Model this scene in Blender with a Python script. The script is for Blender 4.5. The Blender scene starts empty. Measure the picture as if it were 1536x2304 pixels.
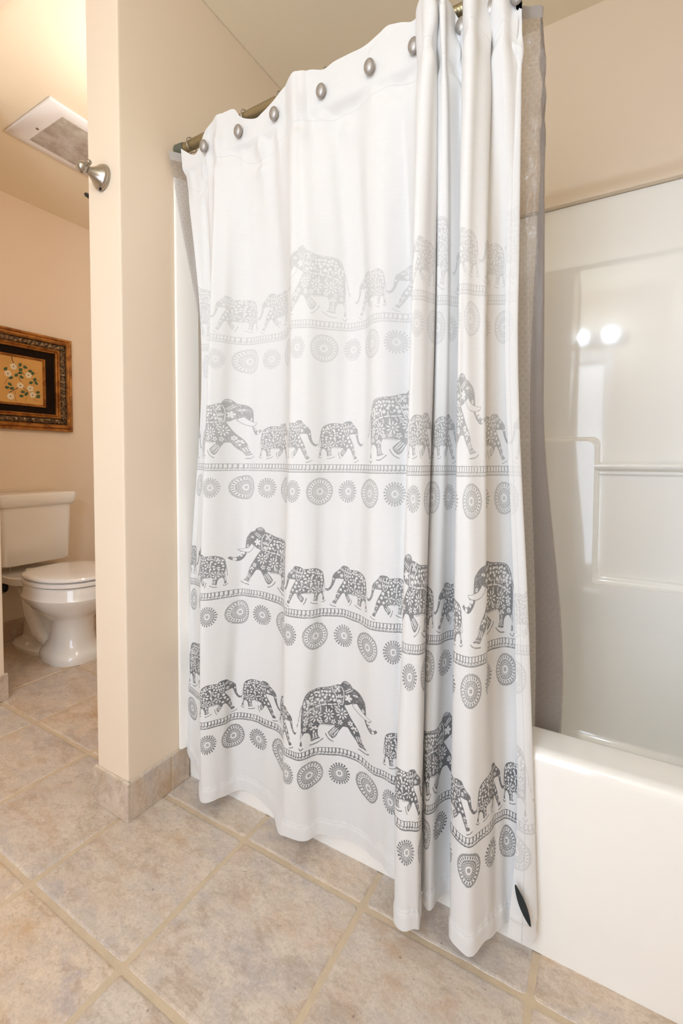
import bpy, bmesh, math, random
import numpy as np
from mathutils import Vector, Matrix

random.seed(7)
S = bpy.context.scene
COL = S.collection

# ------------------------------------------------------------------ camera
cd = bpy.data.cameras.new('camera')
cam = bpy.data.objects.new('camera', cd)
COL.objects.link(cam)
S.camera = cam
PITCH, ROLL, YAW = 0.03835936, -0.00388598, -0.52966564
fwd = Vector((math.sin(YAW)*math.cos(PITCH), math.cos(YAW)*math.cos(PITCH), -math.sin(PITCH)))
r0 = Vector((math.cos(YAW), -math.sin(YAW), 0))
d0 = fwd.cross(r0)
rt = r0*math.cos(ROLL) + d0*math.sin(ROLL)
dn = d0*math.cos(ROLL) - r0*math.sin(ROLL)
mw = Matrix.Identity(4)
for i in range(3):
    mw[i][0] = rt[i]; mw[i][1] = -dn[i]; mw[i][2] = -fwd[i]
mw[0][3], mw[1][3], mw[2][3] = 0, 0, 1.0
cam.matrix_world = mw
cd.sensor_fit = 'VERTICAL'
cd.sensor_height = 36.0
cd.sensor_width = 24.0
cd.lens = 1020.2536*36.0/2304.0
cd.shift_y = (1075.327-1152.0)/2304.0
cd.clip_start = 0.02

# ------------------------------------------------------------------ light and exposure
S.view_settings.view_transform = 'Standard'
S.view_settings.look = 'None'
S.view_settings.gamma = 1.0
S.view_settings.exposure = 0.02
S.view_settings.use_curve_mapping = False
try:
    S.cycles.use_denoising = True
    S.cycles.use_adaptive_sampling = True
    S.cycles.adaptive_threshold = 0.025
    S.cycles.max_bounces = 12
    S.cycles.diffuse_bounces = 8
    S.cycles.transparent_max_bounces = 16
    S.cycles.sample_clamp_indirect = 6.0
    S.cycles.caustics_reflective = False
except Exception:
    pass
W = bpy.data.worlds.new('world'); S.world = W
W.use_nodes = True
W.node_tree.nodes['Background'].inputs[0].default_value = (0.9, 0.92, 1.0, 1)
W.node_tree.nodes['Background'].inputs[1].default_value = 0.05

def lamp(name, kind, loc, power, color, size=0.05, rot=None):
    l = bpy.data.lights.new(name, kind)
    l.energy = power; l.color = color
    if kind == 'AREA':
        l.shape = 'DISK'; l.size = size
    else:
        l.shadow_soft_size = size
    o = bpy.data.objects.new(name, l); COL.objects.link(o)
    o.location = loc
    if rot: o.rotation_euler = rot
    return o

BULBS = [(0.0, -0.86, 2.02), (-0.21, -0.86, 2.02), (-0.42, -0.86, 2.02)]
VANITY_W, CEIL_W, NICHE_W, REAR_FILL_W = 11.5, 1.0, 8.6, 22.0
for b in BULBS:
    lamp('vanity_light', 'POINT', b, VANITY_W, (0.67, 0.825, 1.0), 0.030)
lamp('ceiling_light', 'AREA', (-1.55, -0.35, 2.375), CEIL_W, (0.66, 0.81, 1.0), 0.34)
rear_fill = lamp('rear_fill_light', 'AREA', (-0.52, -1.045, 0.98), REAR_FILL_W, (0.63, 0.79, 1.0), 1.1, (math.radians(90), 0, 0))  # invented area fill behind the camera, added to brighten the lower scene
rear_fill.data.shape = 'RECTANGLE'; rear_fill.data.size = 0.95; rear_fill.data.size_y = 1.7
lamp('niche_light', 'POINT', (-1.44, 1.14, 2.06), NICHE_W, (1.0, 0.965, 0.95), 0.045)

# ------------------------------------------------------------------ material helpers
def srgb(r, g, b):
    f = lambda c: (c/255/12.92) if c/255 <= 0.04045 else ((c/255+0.055)/1.055)**2.4
    return (f(r), f(g), f(b), 1.0)

class NT:
    def __init__(s, name):
        s.m = bpy.data.materials.new(name); s.m.use_nodes = True
        s.t = s.m.node_tree; s.n = s.t.nodes; s.l = s.t.links
        s.b = s.n['Principled BSDF']; s.out = s.n['Material Output']
    def add(s, typ, **kw):
        n = s.n.new(typ)
        for k, v in kw.items():
            if k.startswith('i_'):
                key = k[2:]
                key = int(key) if key.isdigit() else key
                n.inputs[key].default_value = v
            else:
                setattr(n, k, v)
        return n
    def link(s, a, b): s.l.new(a, b)
    def mth(s, op, a, b=None, c=None):
        n = s.n.new('ShaderNodeMath'); n.operation = op
        for i, v in enumerate((a, b, c)):
            if v is None: continue
            if isinstance(v, (int, float)): n.inputs[i].default_value = v
            else: s.l.new(v, n.inputs[i])
        return n.outputs[0]
    def mix(s, f, a, b):
        n = s.n.new('ShaderNodeMix'); n.data_type = 'RGBA'
        for inp, v in ((n.inputs[0], f), (n.inputs[6], a), (n.inputs[7], b)):
            if isinstance(v, (int, float)): inp.default_value = v
            elif isinstance(v, tuple): inp.default_value = v
            else: s.l.new(v, inp)
        return n.outputs[2]
    def ramp(s, fac, stops):
        n = s.n.new('ShaderNodeValToRGB')
        e = n.color_ramp.elements
        while len(e) < len(stops): e.new(0.5)
        for i, (p, c) in enumerate(stops):
            e[i].position = p; e[i].color = c
        s.l.new(fac, n.inputs[0])
        return n.outputs[0]
    def coord(s):
        return s.n.new('ShaderNodeTexCoord').outputs['Object']
    def noise(s, vec, scale, detail=4, rough=0.55, dist=0.0):
        n = s.n.new('ShaderNodeTexNoise')
        n.inputs['Scale'].default_value = scale; n.inputs['Detail'].default_value = detail
        n.inputs['Roughness'].default_value = rough; n.inputs['Distortion'].default_value = dist
        if vec is not None: s.l.new(vec, n.inputs['Vector'])
        return n.outputs['Fac']
    def bump(s, h, strength=0.2, dist=0.01):
        n = s.n.new('ShaderNodeBump')
        n.inputs['Strength'].default_value = strength; n.inputs['Distance'].default_value = dist
        s.l.new(h, n.inputs['Height'])
        s.l.new(n.outputs[0], s.b.inputs['Normal'])
        return n

def simple(name, col, rough=0.5, metal=0.0, var=0.06, scale=8.0, bump=0.0, bscale=60.0, coat=0.0, bdist=0.002):
    t = NT(name)
    co = t.coord()
    nz = t.noise(co, scale, 4)
    d = tuple(c*(1-var) for c in col[:3])+(1,)
    l = tuple(min(1, c*(1+var)) for c in col[:3])+(1,)
    t.link(t.mix(nz, d, l), t.b.inputs['Base Color'])
    t.b.inputs['Roughness'].default_value = rough
    t.b.inputs['Metallic'].default_value = metal
    t.b.inputs['Coat Weight'].default_value = coat
    t.b.inputs['Coat Roughness'].default_value = 0.03
    if bump:
        t.bump(t.noise(co, bscale, 3), bump, bdist)
    return t.m

M = {}
M['wall'] = simple('wall_paint', (0.78, 0.655, 0.515), 0.55, var=0.012, scale=3, bump=0.06, bscale=130, bdist=0.001)
M['ceiling'] = simple('ceiling_paint', (0.84, 0.745, 0.575), 0.75, var=0.012, scale=3, bump=0.15, bscale=160, bdist=0.001)
M['acrylic'] = simple('white_acrylic', (0.91, 0.89, 0.85), 0.07, var=0.01, scale=2, coat=0.6, bump=0.03, bscale=9, bdist=0.004)
M['porcelain'] = simple('white_porcelain', (0.82, 0.79, 0.74), 0.08, var=0.01, scale=3, coat=0.8)
M['seat_plastic'] = simple('seat_plastic', (0.84, 0.81, 0.77), 0.16, var=0.01, coat=0.3)
M['nickel'] = simple('brushed_nickel', (0.40, 0.355, 0.30), 0.25, 1.0, var=0.08, scale=40)
M['pewter'] = simple('hammered_pewter', (0.40, 0.37, 0.345), 0.46, 0.75, var=0.30, scale=160, bump=0.25, bscale=260, bdist=0.001)
M['wire'] = simple('hook_wire', (0.45, 0.42, 0.38), 0.3, 1.0)
M['rod'] = simple('bronze_rod', (0.33, 0.27, 0.15), 0.34, 0.9, var=0.12, scale=20)
def _rod():
    t = NT('bronze_rod_wound'); co = t.coord()
    wv = t.add('ShaderNodeTexWave'); wv.bands_direction = 'DIAGONAL'; wv.inputs['Scale'].default_value = 95; wv.inputs['Distortion'].default_value = 0.4
    t.link(co, wv.inputs[0])
    t.link(t.mix(wv.outputs['Fac'], (0.28, 0.225, 0.125, 1), (0.38, 0.31, 0.18, 1)), t.b.inputs['Base Color'])
    t.b.inputs['Metallic'].default_value = 0.9; t.b.inputs['Roughness'].default_value = 0.34
    t.bump(wv.outputs['Fac'], 0.2, 0.0006)
    return t.m
M['rod'] = _rod()
M['cap'] = simple('green_rubber_cap', (0.10, 0.105, 0.075), 0.6, var=0.15)
M['black'] = simple('black_metal', (0.015, 0.014, 0.013), 0.35, 0.3, var=0.2)
M['black_fabric'] = simple('black_fabric', (0.018, 0.022, 0.022), 0.85, var=0.5, scale=300)
M['vent_white'] = simple('vent_plastic', (0.80, 0.78, 0.77), 0.4, var=0.02)
M['bulb'] = simple('bulb_glass', (0.95, 0.9, 0.82), 0.2)
M['caulk'] = simple('caulk', (0.74, 0.66, 0.54), 0.7)

# bulbs glow: they are lamps
tb = M['bulb'].node_tree.nodes['Principled BSDF']
tb.inputs['Emission Color'].default_value = (1.0, 0.94, 0.86, 1)
tb.inputs['Emission Strength'].default_value = 14.0

# floor and wall-base tile
TS, TX, TY = 0.35046, -1.8546, 0.8721
def tile_mat(name, dark=1.0, cell=True):
    t = NT(name)
    co = t.coord()
    sep = t.add('ShaderNodeSeparateXYZ'); t.link(co, sep.inputs[0])
    if cell:
        cx = t.mth('FLOOR', t.mth('DIVIDE', t.mth('SUBTRACT', sep.outputs[0], TX), TS))
        cy = t.mth('FLOOR', t.mth('DIVIDE', t.mth('SUBTRACT', sep.outputs[1], TY), TS))
        comb = t.add('ShaderNodeCombineXYZ'); t.link(cx, comb.inputs[0]); t.link(cy, comb.inputs[1])
        wn = t.add('ShaderNodeTexWhiteNoise'); wn.noise_dimensions = '3D'; t.link(comb.outputs[0], wn.inputs[0])
        off = t.add('ShaderNodeVectorMath', operation='SCALE'); t.link(wn.outputs['Color'], off.inputs[0]); off.inputs['Scale'].default_value = 13.0
        ad = t.add('ShaderNodeVectorMath', operation='ADD'); t.link(co, ad.inputs[0]); t.link(off.outputs[0], ad.inputs[1])
        vec = ad.outputs[0]; rnd = wn.outputs['Value']
    else:
        vec = co; rnd = None
    # directional stretch gives the slate-like streaks
    mp = t.add('ShaderNodeMapping'); t.link(vec, mp.inputs[0]); mp.inputs['Scale'].default_value = (1.0, 1.7, 1.0); mp.inputs['Rotation'].default_value = (0, 0, 0.5)
    n1 = t.noise(mp.outputs[0], 4.6, 7, 0.66, 0.25)
    n2 = t.noise(mp.outputs[0], 15.0, 8, 0.72, 0.2)
    n3 = t.noise(vec, 190.0, 3, 0.7)
    g = lambda r, gg, b, k=dark*1.09: (r*k, gg*k, b*k, 1)
    base = t.ramp(n1, [(0.30, g(.50, .305, .155)), (0.41, g(.52, .375, .255)), (0.50, g(.56, .465, .375)), (0.60, g(.485, .42, .385)), (0.72, g(.40, .355, .345))])
    c2 = t.mix(t.ramp(n2, [(0.42, (0, 0, 0, 1)), (0.62, (0.9, 0.9, 0.9, 1))]), base, g(.64, .535, .43))
    streak = t.ramp(t.noise(mp.outputs[0], 9.0, 10, 0.82, 0.35), [(0.51, (0, 0, 0, 1)), (0.63, (0.78, 0.78, 0.78, 1))])
    c3 = t.mix(streak, c2, g(.38, .275, .19))
    fine = t.ramp(t.noise(mp.outputs[0], 62.0, 5, 0.8, 0.3), [(0.36, (0.42, 0.42, 0.42, 1)), (0.50, (0, 0, 0, 1))])
    c3 = t.mix(fine, c3, g(.36, .285, .225))
    sp = t.ramp(n3, [(0.34, (0.40, 0.40, 0.40, 1)), (0.46, (0, 0, 0, 1))])
    c4 = t.mix(sp, c3, g(.38, .30, .23))
    lt = t.ramp(n3, [(0.58, (0, 0, 0, 1)), (0.68, (0.45, 0.45, 0.45, 1))])
    c4 = t.mix(lt, c4, g(.70, .62, .53))
    pit = t.ramp(t.noise(vec, 95.0, 2, 0.5), [(0.225, (0.8, 0.8, 0.8, 1)), (0.265, (0, 0, 0, 1))])
    c4 = t.mix(pit, c4, g(.22, .16, .12))
    if rnd is not None:
        hs = t.add('ShaderNodeHueSaturation')
        t.link(t.mth('ADD', 0.94, t.mth('MULTIPLY', rnd, 0.11)), hs.inputs['Value'])
        t.link(t.mth('ADD', 0.80, t.mth('MULTIPLY', rnd, 0.40)), hs.inputs['Saturation'])
        t.link(c4, hs.inputs['Color']); c4 = hs.outputs[0]
    t.link(c4, t.b.inputs['Base Color'])
    t.b.inputs['Roughness'].default_value = 0.42
    h = t.mth('ADD', t.mth('MULTIPLY', n2, 0.6), t.mth('MULTIPLY', n3, 0.25))
    t.bump(h, 0.35, 0.0025)
    return t.m
M['tile'] = tile_mat('floor_tile')
M['base_tile'] = tile_mat('base_tile', 0.94, False)
M['grout'] = simple('grout', (0.57, 0.455, 0.32), 0.8, var=0.16, scale=30, bump=0.4, bscale=180)

# ------------------------------------------------------------------ mesh helpers
def obj(name, bm, mats, parent=None, smooth=True, wn=False):
    me = bpy.data.meshes.new(name)
    bm.normal_update()
    bm.to_mesh(me); bm.free()
    for m in (mats if isinstance(mats, (list, tuple)) else [mats]): me.materials.append(m)
    if smooth:
        me.polygons.foreach_set('use_smooth', [True]*len(me.polygons))
        try: me.set_sharp_from_angle(angle=math.radians(38))
        except Exception: pass
    o = bpy.data.objects.new(name, me); COL.objects.link(o)
    if parent is not None: o.parent = parent
    if wn:
        md = o.modifiers.new('weighted_normal', 'WEIGHTED_NORMAL'); md.keep_sharp = True; md.weight = 100
    return o
def thing(name, label, cat, loc=(0, 0, 0), group=None):
    o = bpy.data.objects.new(name, None); COL.objects.link(o)
    o.location = loc; o.empty_display_size = 0.05
    return tag(o, label, cat, group)
def tag(o, label, cat, group=None):
    o['label'] = label; o['category'] = cat
    if group: o['group'] = group
    return o
def struct(o):
    o['kind'] = 'structure'; return o
def NB(): return bmesh.new()
def box(bm, a, b, bev=0.0, seg=2, mi=0):
    a = Vector(a); b = Vector(b)
    r = bmesh.ops.create_cube(bm, size=1.0)
    vs = r['verts']
    bmesh.ops.scale(bm, vec=(b-a), verts=vs)
    bmesh.ops.translate(bm, vec=(a+b)/2, verts=vs)
    fs = set(f for v in vs for f in v.link_faces)
    for f in fs: f.material_index = mi
    if bev > 0:
        es = list(set(e for v in vs for e in v.link_edges))
        bmesh.ops.bevel(bm, geom=es, offset=bev, segments=seg, profile=0.5, affect='EDGES')
    return bm
def tube(bm, pts, rad, n=10, cap=True, mi=0):
    """swept round tube along points; rad is a number or a list"""
    pts = [Vector(p) for p in pts]
    rads = rad if isinstance(rad, (list, tuple)) else [rad]*len(pts)
    rings = []; up = None
    for i, p in enumerate(pts):
        d = (pts[min(i+1, len(pts)-1)]-pts[max(i-1, 0)]).normalized()
        if up is None:
            up = d.orthogonal().normalized()
        up = (up-d*up.dot(d)).normalized(); s = d.cross(up)
        rings.append([bm.verts.new(p+(up*math.cos(2*math.pi*k/n)+s*math.sin(2*math.pi*k/n))*rads[i]) for k in range(n)])
    for a, b in zip(rings, rings[1:]):
        for k in range(n):
            bm.faces.new((a[k], a[(k+1) % n], b[(k+1) % n], b[k])).material_index = mi
    if cap:
        bm.faces.new(rings[0][::-1]).material_index = mi; bm.faces.new(rings[-1]).material_index = mi
    return bm
def lathe(bm, prof, origin, axis, n=32, mi=0):
    """prof = [(distance along axis, radius)]"""
    axis = Vector(axis).normalized(); o = Vector(origin)
    u = axis.orthogonal().normalized(); w = axis.cross(u)
    rings = []
    for h, r in prof:
        if r < 1e-6: rings.append([bm.verts.new(o+axis*h)])
        else: rings.append([bm.verts.new(o+axis*h+(u*math.cos(2*math.pi*k/n)+w*math.sin(2*math.pi*k/n))*r) for k in range(n)])
    for a, b in zip(rings, rings[1:]):
        for k in range(n):
            if len(a) == 1 and len(b) == 1: continue
            if len(a) == 1: f = bm.faces.new((a[0], b[(k+1) % n], b[k]))
            elif len(b) == 1: f = bm.faces.new((a[k], a[(k+1) % n], b[0]))
            else: f = bm.faces.new((a[k], a[(k+1) % n], b[(k+1) % n], b[k]))
            f.material_index = mi
    if len(rings[0]) > 1: bm.faces.new(rings[0][::-1]).material_index = mi
    if len(rings[-1]) > 1: bm.faces.new(rings[-1]).material_index = mi
    bmesh.ops.recalc_face_normals(bm, faces=bm.faces)
    return bm
def ball(bm, c, r, n=20):
    res = bmesh.ops.create_uvsphere(bm, u_segments=n, v_segments=n//2+2, radius=1.0)
    rr = r if isinstance(r, (tuple, list)) else (r, r, r)
    bmesh.ops.scale(bm, vec=rr, verts=res['verts'])
    bmesh.ops.translate(bm, vec=c, verts=res['verts'])
    return bm
def loft(bm, rings, close=True, cap0=True, cap1=True):
    R = [[bm.verts.new(p) for p in r] for r in rings]
    n = len(R[0])
    for a, b in zip(R, R[1:]):
        for k in range(n if close else n-1):
            bm.faces.new((a[k], a[(k+1) % n], b[(k+1) % n], b[k]))
    if cap0: bm.faces.new(R[0][::-1])
    if cap1: bm.faces.new(R[-1])
    bmesh.ops.recalc_face_normals(bm, faces=bm.faces)
    return bm

# ------------------------------------------------------------------ room shell
CEIL = 2.435
XP0, XP1, YP = -1.265, -1.122, 0.757     # the wall stub between toilet and tub
XT, XJ, XR = -2.834, -2.140, 0.420       # toilet wall, main room left wall, right wall
YB, YN, YF = 1.678, 1.86, -1.06          # wall behind the tub, niche end wall, wall behind the camera
JY = 0.893
def wall(name, a, b, mat=None, bev=0.0):
    return struct(obj(name, box(NB(), a, b, bev), mat or M['wall'], smooth=bev > 0, wn=bev > 0))
wall('wall_stub', (XP0, YP, 0), (XP1, 1.90, CEIL), bev=0.006)
wall('wall_back', (XP1-0.002, YB, 1.843), (XR, 1.90, CEIL))
wall('wall_tub_core', (XP1-0.002, 1.722, 0), (XR, 1.90, 1.843))
wall('wall_toilet', (XT-0.1, 0.70, 0), (XT, 1.95, CEIL))
wall('wall_niche', (XT-0.1, YN, 0), (XP0+0.01, 1.96, CEIL))
wall('wall_left', (XJ-0.12, YF-0.1, 0), (XJ, JY, CEIL), bev=0.006)
wall('wall_niche_front', (XT-0.1, JY-0.12, 0), (XJ-0.11, JY, CEIL))
wall('wall_right', (XR, YF-0.1, 0), (XR+0.1, 1.90, CEIL))
wall('wall_front', (XJ-0.12, YF-0.1, 0), (XR+0.1, YF, CEIL))
wall('ceiling', (XT-0.1, YF-0.1, CEIL), (XR+0.1, 1.96, CEIL+0.08), M['ceiling'])
wall('trim_1', (XJ, 0.60, 2.4285), (XP0, 0.743, CEIL+0.001), M['wall'])

# made-up frame around the added fill light behind the camera
def fill_frame():
    t = bpy.data.objects.new('fill_frame_1', None); COL.objects.link(t); t.location = (-0.52, YF, 0.98); struct(t)
    bm = NB()
    for a, b in (((-.55, 0, -.95), (-.48, .03, .95)), ((.48, 0, -.95), (.55, .03, .95)), ((-.48, 0, .86), (.48, .03, .95)), ((-.48, 0, -.95), (.48, .03, -.86)), ((-.48, 0, -.015), (.48, .012, .015))):
        box(bm, a, b, .004, 2)
    obj('fill_frame_bars', bm, M['vent_white'], t, wn=True)
fill_frame()

# floor: grout bed with individual raised tiles in one mesh
def floor():
    bm = NB()
    box(bm, (XT-0.1, YF-0.1, -0.06), (XR+0.1, 1.96, -0.0022), mi=1)
    rnd = random.Random(3)
    g = 0.0058
    for i in range(-4, 8):
        for j in range(-7, 4):
            x0, y0 = TX+i*TS+g, TY+j*TS+g
            x1, y1 = TX+(i+1)*TS-g, TY+(j+1)*TS-g
            x0, x1 = max(x0, XT-0.05), min(x1, XR+0.05)
            y0, y1 = max(y0, YF-0.05), min(y1, 1.9)
            if x1-x0 < 0.02 or y1-y0 < 0.02: continue
            rc = 0.009; N = 26
            per = []
            cs = [(x1-rc, y0+rc, -90), (x1-rc, y1-rc, 0), (x0+rc, y1-rc, 90), (x0+rc, y0+rc, 180)]
            for q in range(4):
                cx, cy, a0 = cs[q]
                for k in range(4):
                    a = math.radians(a0+90*k/3)
                    per.append((cx+rc*math.cos(a), cy+rc*math.sin(a), math.cos(a), math.sin(a)))
                nx, ny, na = cs[(q+1) % 4]
                pa = per[-1]; a = math.radians(na); pb = (nx+rc*math.cos(a), ny+rc*math.sin(a))
                for k in range(1, N):
                    per.append((pa[0]+(pb[0]-pa[0])*k/N, pa[1]+(pb[1]-pa[1])*k/N, math.cos(a), math.sin(a)))
            cx, cy = (x0+x1)/2, (y0+y1)/2
            w = 0.0; out = []; mid = []; inn = []
            for (px, py, nx, ny) in per:
                w = 0.7*w+rnd.uniform(-0.0007, 0.0007)
                out.append((px+nx*w, py+ny*w, -0.0028))
                mid.append((px+nx*(w-0.0022), py+ny*(w-0.0022), -0.0010))
                inn.append((px+nx*(w*.6-0.0060), py+ny*(w*.6-0.0060), 0.0))
            R = [[bm.verts.new(p) for p in ring] for ring in (out, mid, inn)]
            n = len(per)
            for a, b in zip(R, R[1:]):
                for k in range(n): bm.faces.new((a[k], a[(k+1) % n], b[(k+1) % n], b[k]))
            cv = bm.verts.new((cx, cy, 0.0))
            for k in range(n): bm.faces.new((R[2][k], R[2][(k+1) % n], cv))
    o = obj('floor', bm, [M['tile'], M['grout']], smooth=False)
    return struct(o)
floor()

# tiled baseboards: (name, [(x0,y0)->(x1,y1) runs], outward normal, joints)
BH, BT = 0.107, 0.009
def baseboard(name, runs):
    bm = NB()
    for (x0, y0), (x1, y1), (nx, ny), joints in runs:
        L = math.hypot(x1-x0, y1-y0); ux, uy = (x1-x0)/L, (y1-y0)/L
        cuts = [0]+joints+[L]
        for a, b in zip(cuts, cuts[1:]):
            a2, b2 = a+(0.003 if a > 0 else 0), b-(0.003 if b < L else 0)
            p = (x0+ux*a2, y0+uy*a2); q = (x0+ux*b2+nx*BT, y0+uy*b2+ny*BT)
            box(bm, (min(p[0], q[0]), min(p[1], q[1]), 0.0), (max(p[0], q[0]), max(p[1], q[1]), BH), 0.0022, 2, 0)
        e = 0.0035; p = (x0+ux*e, y0+uy*e); q = (x1-ux*e+nx*(BT-0.0025), y1-uy*e+ny*(BT-0.0025))
        box(bm, (min(p[0], q[0]), min(p[1], q[1]), 0.0), (max(p[0], q[0]), max(p[1], q[1]), BH-0.002), 0, 1, 1)
        if nx == 1 and y0 == YP:
            box(bm, (XP1+BT-0.0045, YP-0.0035, 0), (XP1+BT-0.0006, YP+0.0035, BH-0.001), 0, 1, 1)
        # caulk line along the top
        q = (x1+nx*0.005, y1+ny*0.005)
        box(bm, (min(p[0], q[0]), min(p[1], q[1]), BH-0.003), (max(p[0], q[0]), max(p[1], q[1]), BH+0.003), 0.0015, 1, 2)
    return struct(obj(name, bm, [M['base_tile'], M['grout'], M['caulk']], wn=True))
baseboard('baseboard_stub', [((XP0-BT, YP), (XP1+BT, YP), (0, -1), []), ((XP1, YP), (XP1, 0.962), (1, 0), [0.137]),
                             ((XP0, YP), (XP0, YN), (-1, 0), [0.2, 0.55, 0.9])])
baseboard('baseboard_left', [((XJ, YF), (XJ, JY+BT), (1, 0), [0.3, 0.65, 1.0, 1.35, 1.7]), ((XJ-0.6, JY), (XJ+BT*0.2, JY), (0, 1), [0.3])])
baseboard('baseboard_toilet', [((XT, JY), (XT, YN), (1, 0), [0.35, 0.7]), ((XT, YN), (XP0, YN), (0, -1), [0.3, 0.65, 1.0, 1.35])])

# ------------------------------------------------------------------ bathtub and surround
TL, TR, TF, TZ = XP1+0.003, XR-0.004, 0.9647, 0.42
def bathtub():
    t = thing('bathtub', 'glossy white acrylic bathtub with flat apron along the tiled floor', 'bathtub', (0, 0, 0))
    # apron and rim: a profile in (y,z) swept along x
    prof = [(TF+0.004, 0.0), (TF+0.003, 0.03), (TF, 0.20), (TF-0.001, 0.375)]
    for k in range(9):
        a = math.radians(180-90*k/8)
        prof.append((TF+0.021+0.022*math.cos(a), 0.398+0.022*math.sin(a)))
    prof += [(TF+0.06, TZ+0.0005)]
    for k in range(7):
        a = math.radians(90-80*k/6)
        prof.append((TF+0.083+0.02*math.cos(a), TZ-0.0195+0.02*math.sin(a)))
    prof += [(TF+0.112, 0.34), (TF+0.135, 0.20)]
    for k in range(1, 7):
        a = math.radians(180+80*k/6)
        prof.append((TF+0.215+0.08*math.cos(a), 0.17+0.08*math.sin(a)))
    prof += [(1.45, 0.085)]
    for k in range(1, 7):
        a = math.radians(270+78*k/6)
        prof.append((1.525+0.10*math.cos(a), 0.185+0.10*math.sin(a)))
    prof += [(1.644, 0.28), (1.656, 0.36), (1.664, 0.42), (1.6674, 0.47), (1.68, 0.474), (1.712, 0.474), (1.712, 0.0)]
    n = 24
    rings = [[(TL+(TR-TL)*i/n, y, z) for y, z in prof] for i in range(n+1)]
    bm = NB(); loft(bm, rings, close=False, cap0=False, cap1=False)
    obj('tub_shell', bm, M['acrylic'], t)
    # rounded ends of the basin
    bm = NB()
    box(bm, (TL, TF+0.02, 0.05), (TL+0.09, 1.66, TZ+0.001), 0.02, 4)
    obj('tub_rim_end', bm, M['acrylic'], t, wn=True)
    bm = NB()
    box(bm, (TR-0.09, TF+0.02, 0.05), (TR, 1.66, TZ+0.001), 0.02, 4)
    obj('tub_rim_end', bm, M['acrylic'], t, wn=True)
    bm = NB()
    lathe(bm, [(0, 0.03), (0.004, 0.03), (0.006, 0.024), (0.004, 0.0)], (TL+0.22, 1.33, 0.0855), (0, 0, 1), 24)
    obj('drain', bm, M['nickel'], t)
    return t
bathtub()

def surround():
    t = thing('tub_surround', 'glossy white moulded wall surround above the bathtub', 'shower surround', (0, 0, 0))
    TOP = 1.8425
    def panel(bm, a, b, bev, seg=4): box(bm, a, b, bev, seg)
    bm = NB()
    panel(bm, (TL, 1.700, 0.44), (TR, 1.720, TOP), 0.004)
    # cove to the end panel
    bm2 = NB()
    ring = []
    for z in (0.40, TOP):
        rr = []
        for k in range(13):
            a = math.radians(180+90*k/12)
            rr.append((TL+0.012+0.11+0.11*math.cos(a), 1.701-0.11-0.11*math.sin(a), z))
        ring.append(rr)
    ring = [[(x, y, z) for x, y, z in r] for r in ring]
    loft(bm2, ring, close=False, cap0=False, cap1=False)
    me = bpy.data.meshes.new('tmp'); bm2.to_mesh(me); bm2.free(); bm.from_mesh(me); bpy.data.meshes.remove(me)
    obj('back_panel', bm, M['acrylic'], t, wn=True)
    bm = NB()
    fl = [(TL-0.002, 0.929), (TL+0.003, 0.929), (TL+0.006, 0.932), (TL+0.012, 0.950), (TL+0.019, 0.975), (TL+0.021, 0.998), (TL-0.002, 0.998)]
    loft(bm, [[(x, y, 0.108) for x, y in fl], [(x, y, TOP-0.012) for x, y in fl]])
    obj('front_flange', bm, M['acrylic'], t, wn=True)
    bm = NB(); panel(bm, (TL-0.002, 0.985, 0.40), (TL+0.012, 1.705, TOP), 0.004); obj('end_panel', bm, M['acrylic'], t, wn=True)
    bm = NB(); panel(bm, (TR-0.012, 0.93, 0.40), (TR, 1.705, TOP), 0.004); obj('end_panel', bm, M['acrylic'], t, wn=True)
    # raised lower field with the recess that carries the bar
    F, B = 1.668, 1.712
    bm = NB()
    # front outline (x,z) of raised field with concave cut; front ring smaller than back ring = drafted edges
    def outline(g, rad):
        x0, x1 = TL, TR
        xa, xb = -0.022-g, 0.30+g
        zt, zr = 1.080-g, 0.628-g*1.6
        P = []
        def arc(cx, cz, r, a0, a1, n=8):
            for k in range(n+1):
                a = math.radians(a0+(a1-a0)*k/n); P.append((cx+r*math.cos(a), cz+r*math.sin(a)))
        P.append((x0, 0.40)); P.append((x1, 0.40)); P.append((x1, zt))
        arc(xb+rad, zt-rad, rad, 90, 180)
        arc(xb-0.012, zr+0.012, 0.012, 0, -90, 5)
        arc(xa+0.012, zr+0.012, 0.012, 270, 180, 5)
        arc(xa-rad, zt-rad, rad, 0, 90)
        P.append((x0, zt))
        return P
    rings = []
    for k in range(6):
        a = math.radians(90*k/5)
        g = 0.014*(1-math.sin(a)); y = F+0.014*(1-math.cos(a))
        rings.append((g, y))
    seq = [[(x, B, z) for x, z in outline(-0.004, 0.026)]]
    for g, y in [(0.0, F+0.016)]+[(0.002+0.012*math.sin(math.radians(18*k)), F+0.014*math.cos(math.radians(18*k))) for k in range(6)]:
        seq.append([(x, y, z) for x, z in outline(g, 0.026)])
    loft(bm, seq, cap0=False, cap1=False)
    fv = [v for v in bm.verts if abs(v.co.y-F) < 1e-5]
    es = [e for e in bm.edges if all(abs(v.co.y-F) < 1e-5 for v in e.verts)]
    bmesh.ops.triangle_fill(bm, use_beauty=True, edges=es)
    bmesh.ops.recalc_face_normals(bm, faces=bm.faces)
    obj('raised_panel', bm, M['acrylic'], t, wn=True)
    # ledge under the recess and the moulded bar across it
    bm = NB(); tube(bm, [(-0.036, 1.674, 0.986), (0.13, 1.674, 0.986), (0.314, 1.674, 0.986)], 0.0105, 16); obj('grab_bar', bm, M['acrylic'], t)
    bm = NB(); box(bm, (-0.024, 1.688, 0.958), (0.303, 1.712, 0.970), 0.004, 3); obj('recess_lip', bm, M['acrylic'], t, wn=True)
    return t
surround()

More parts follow.
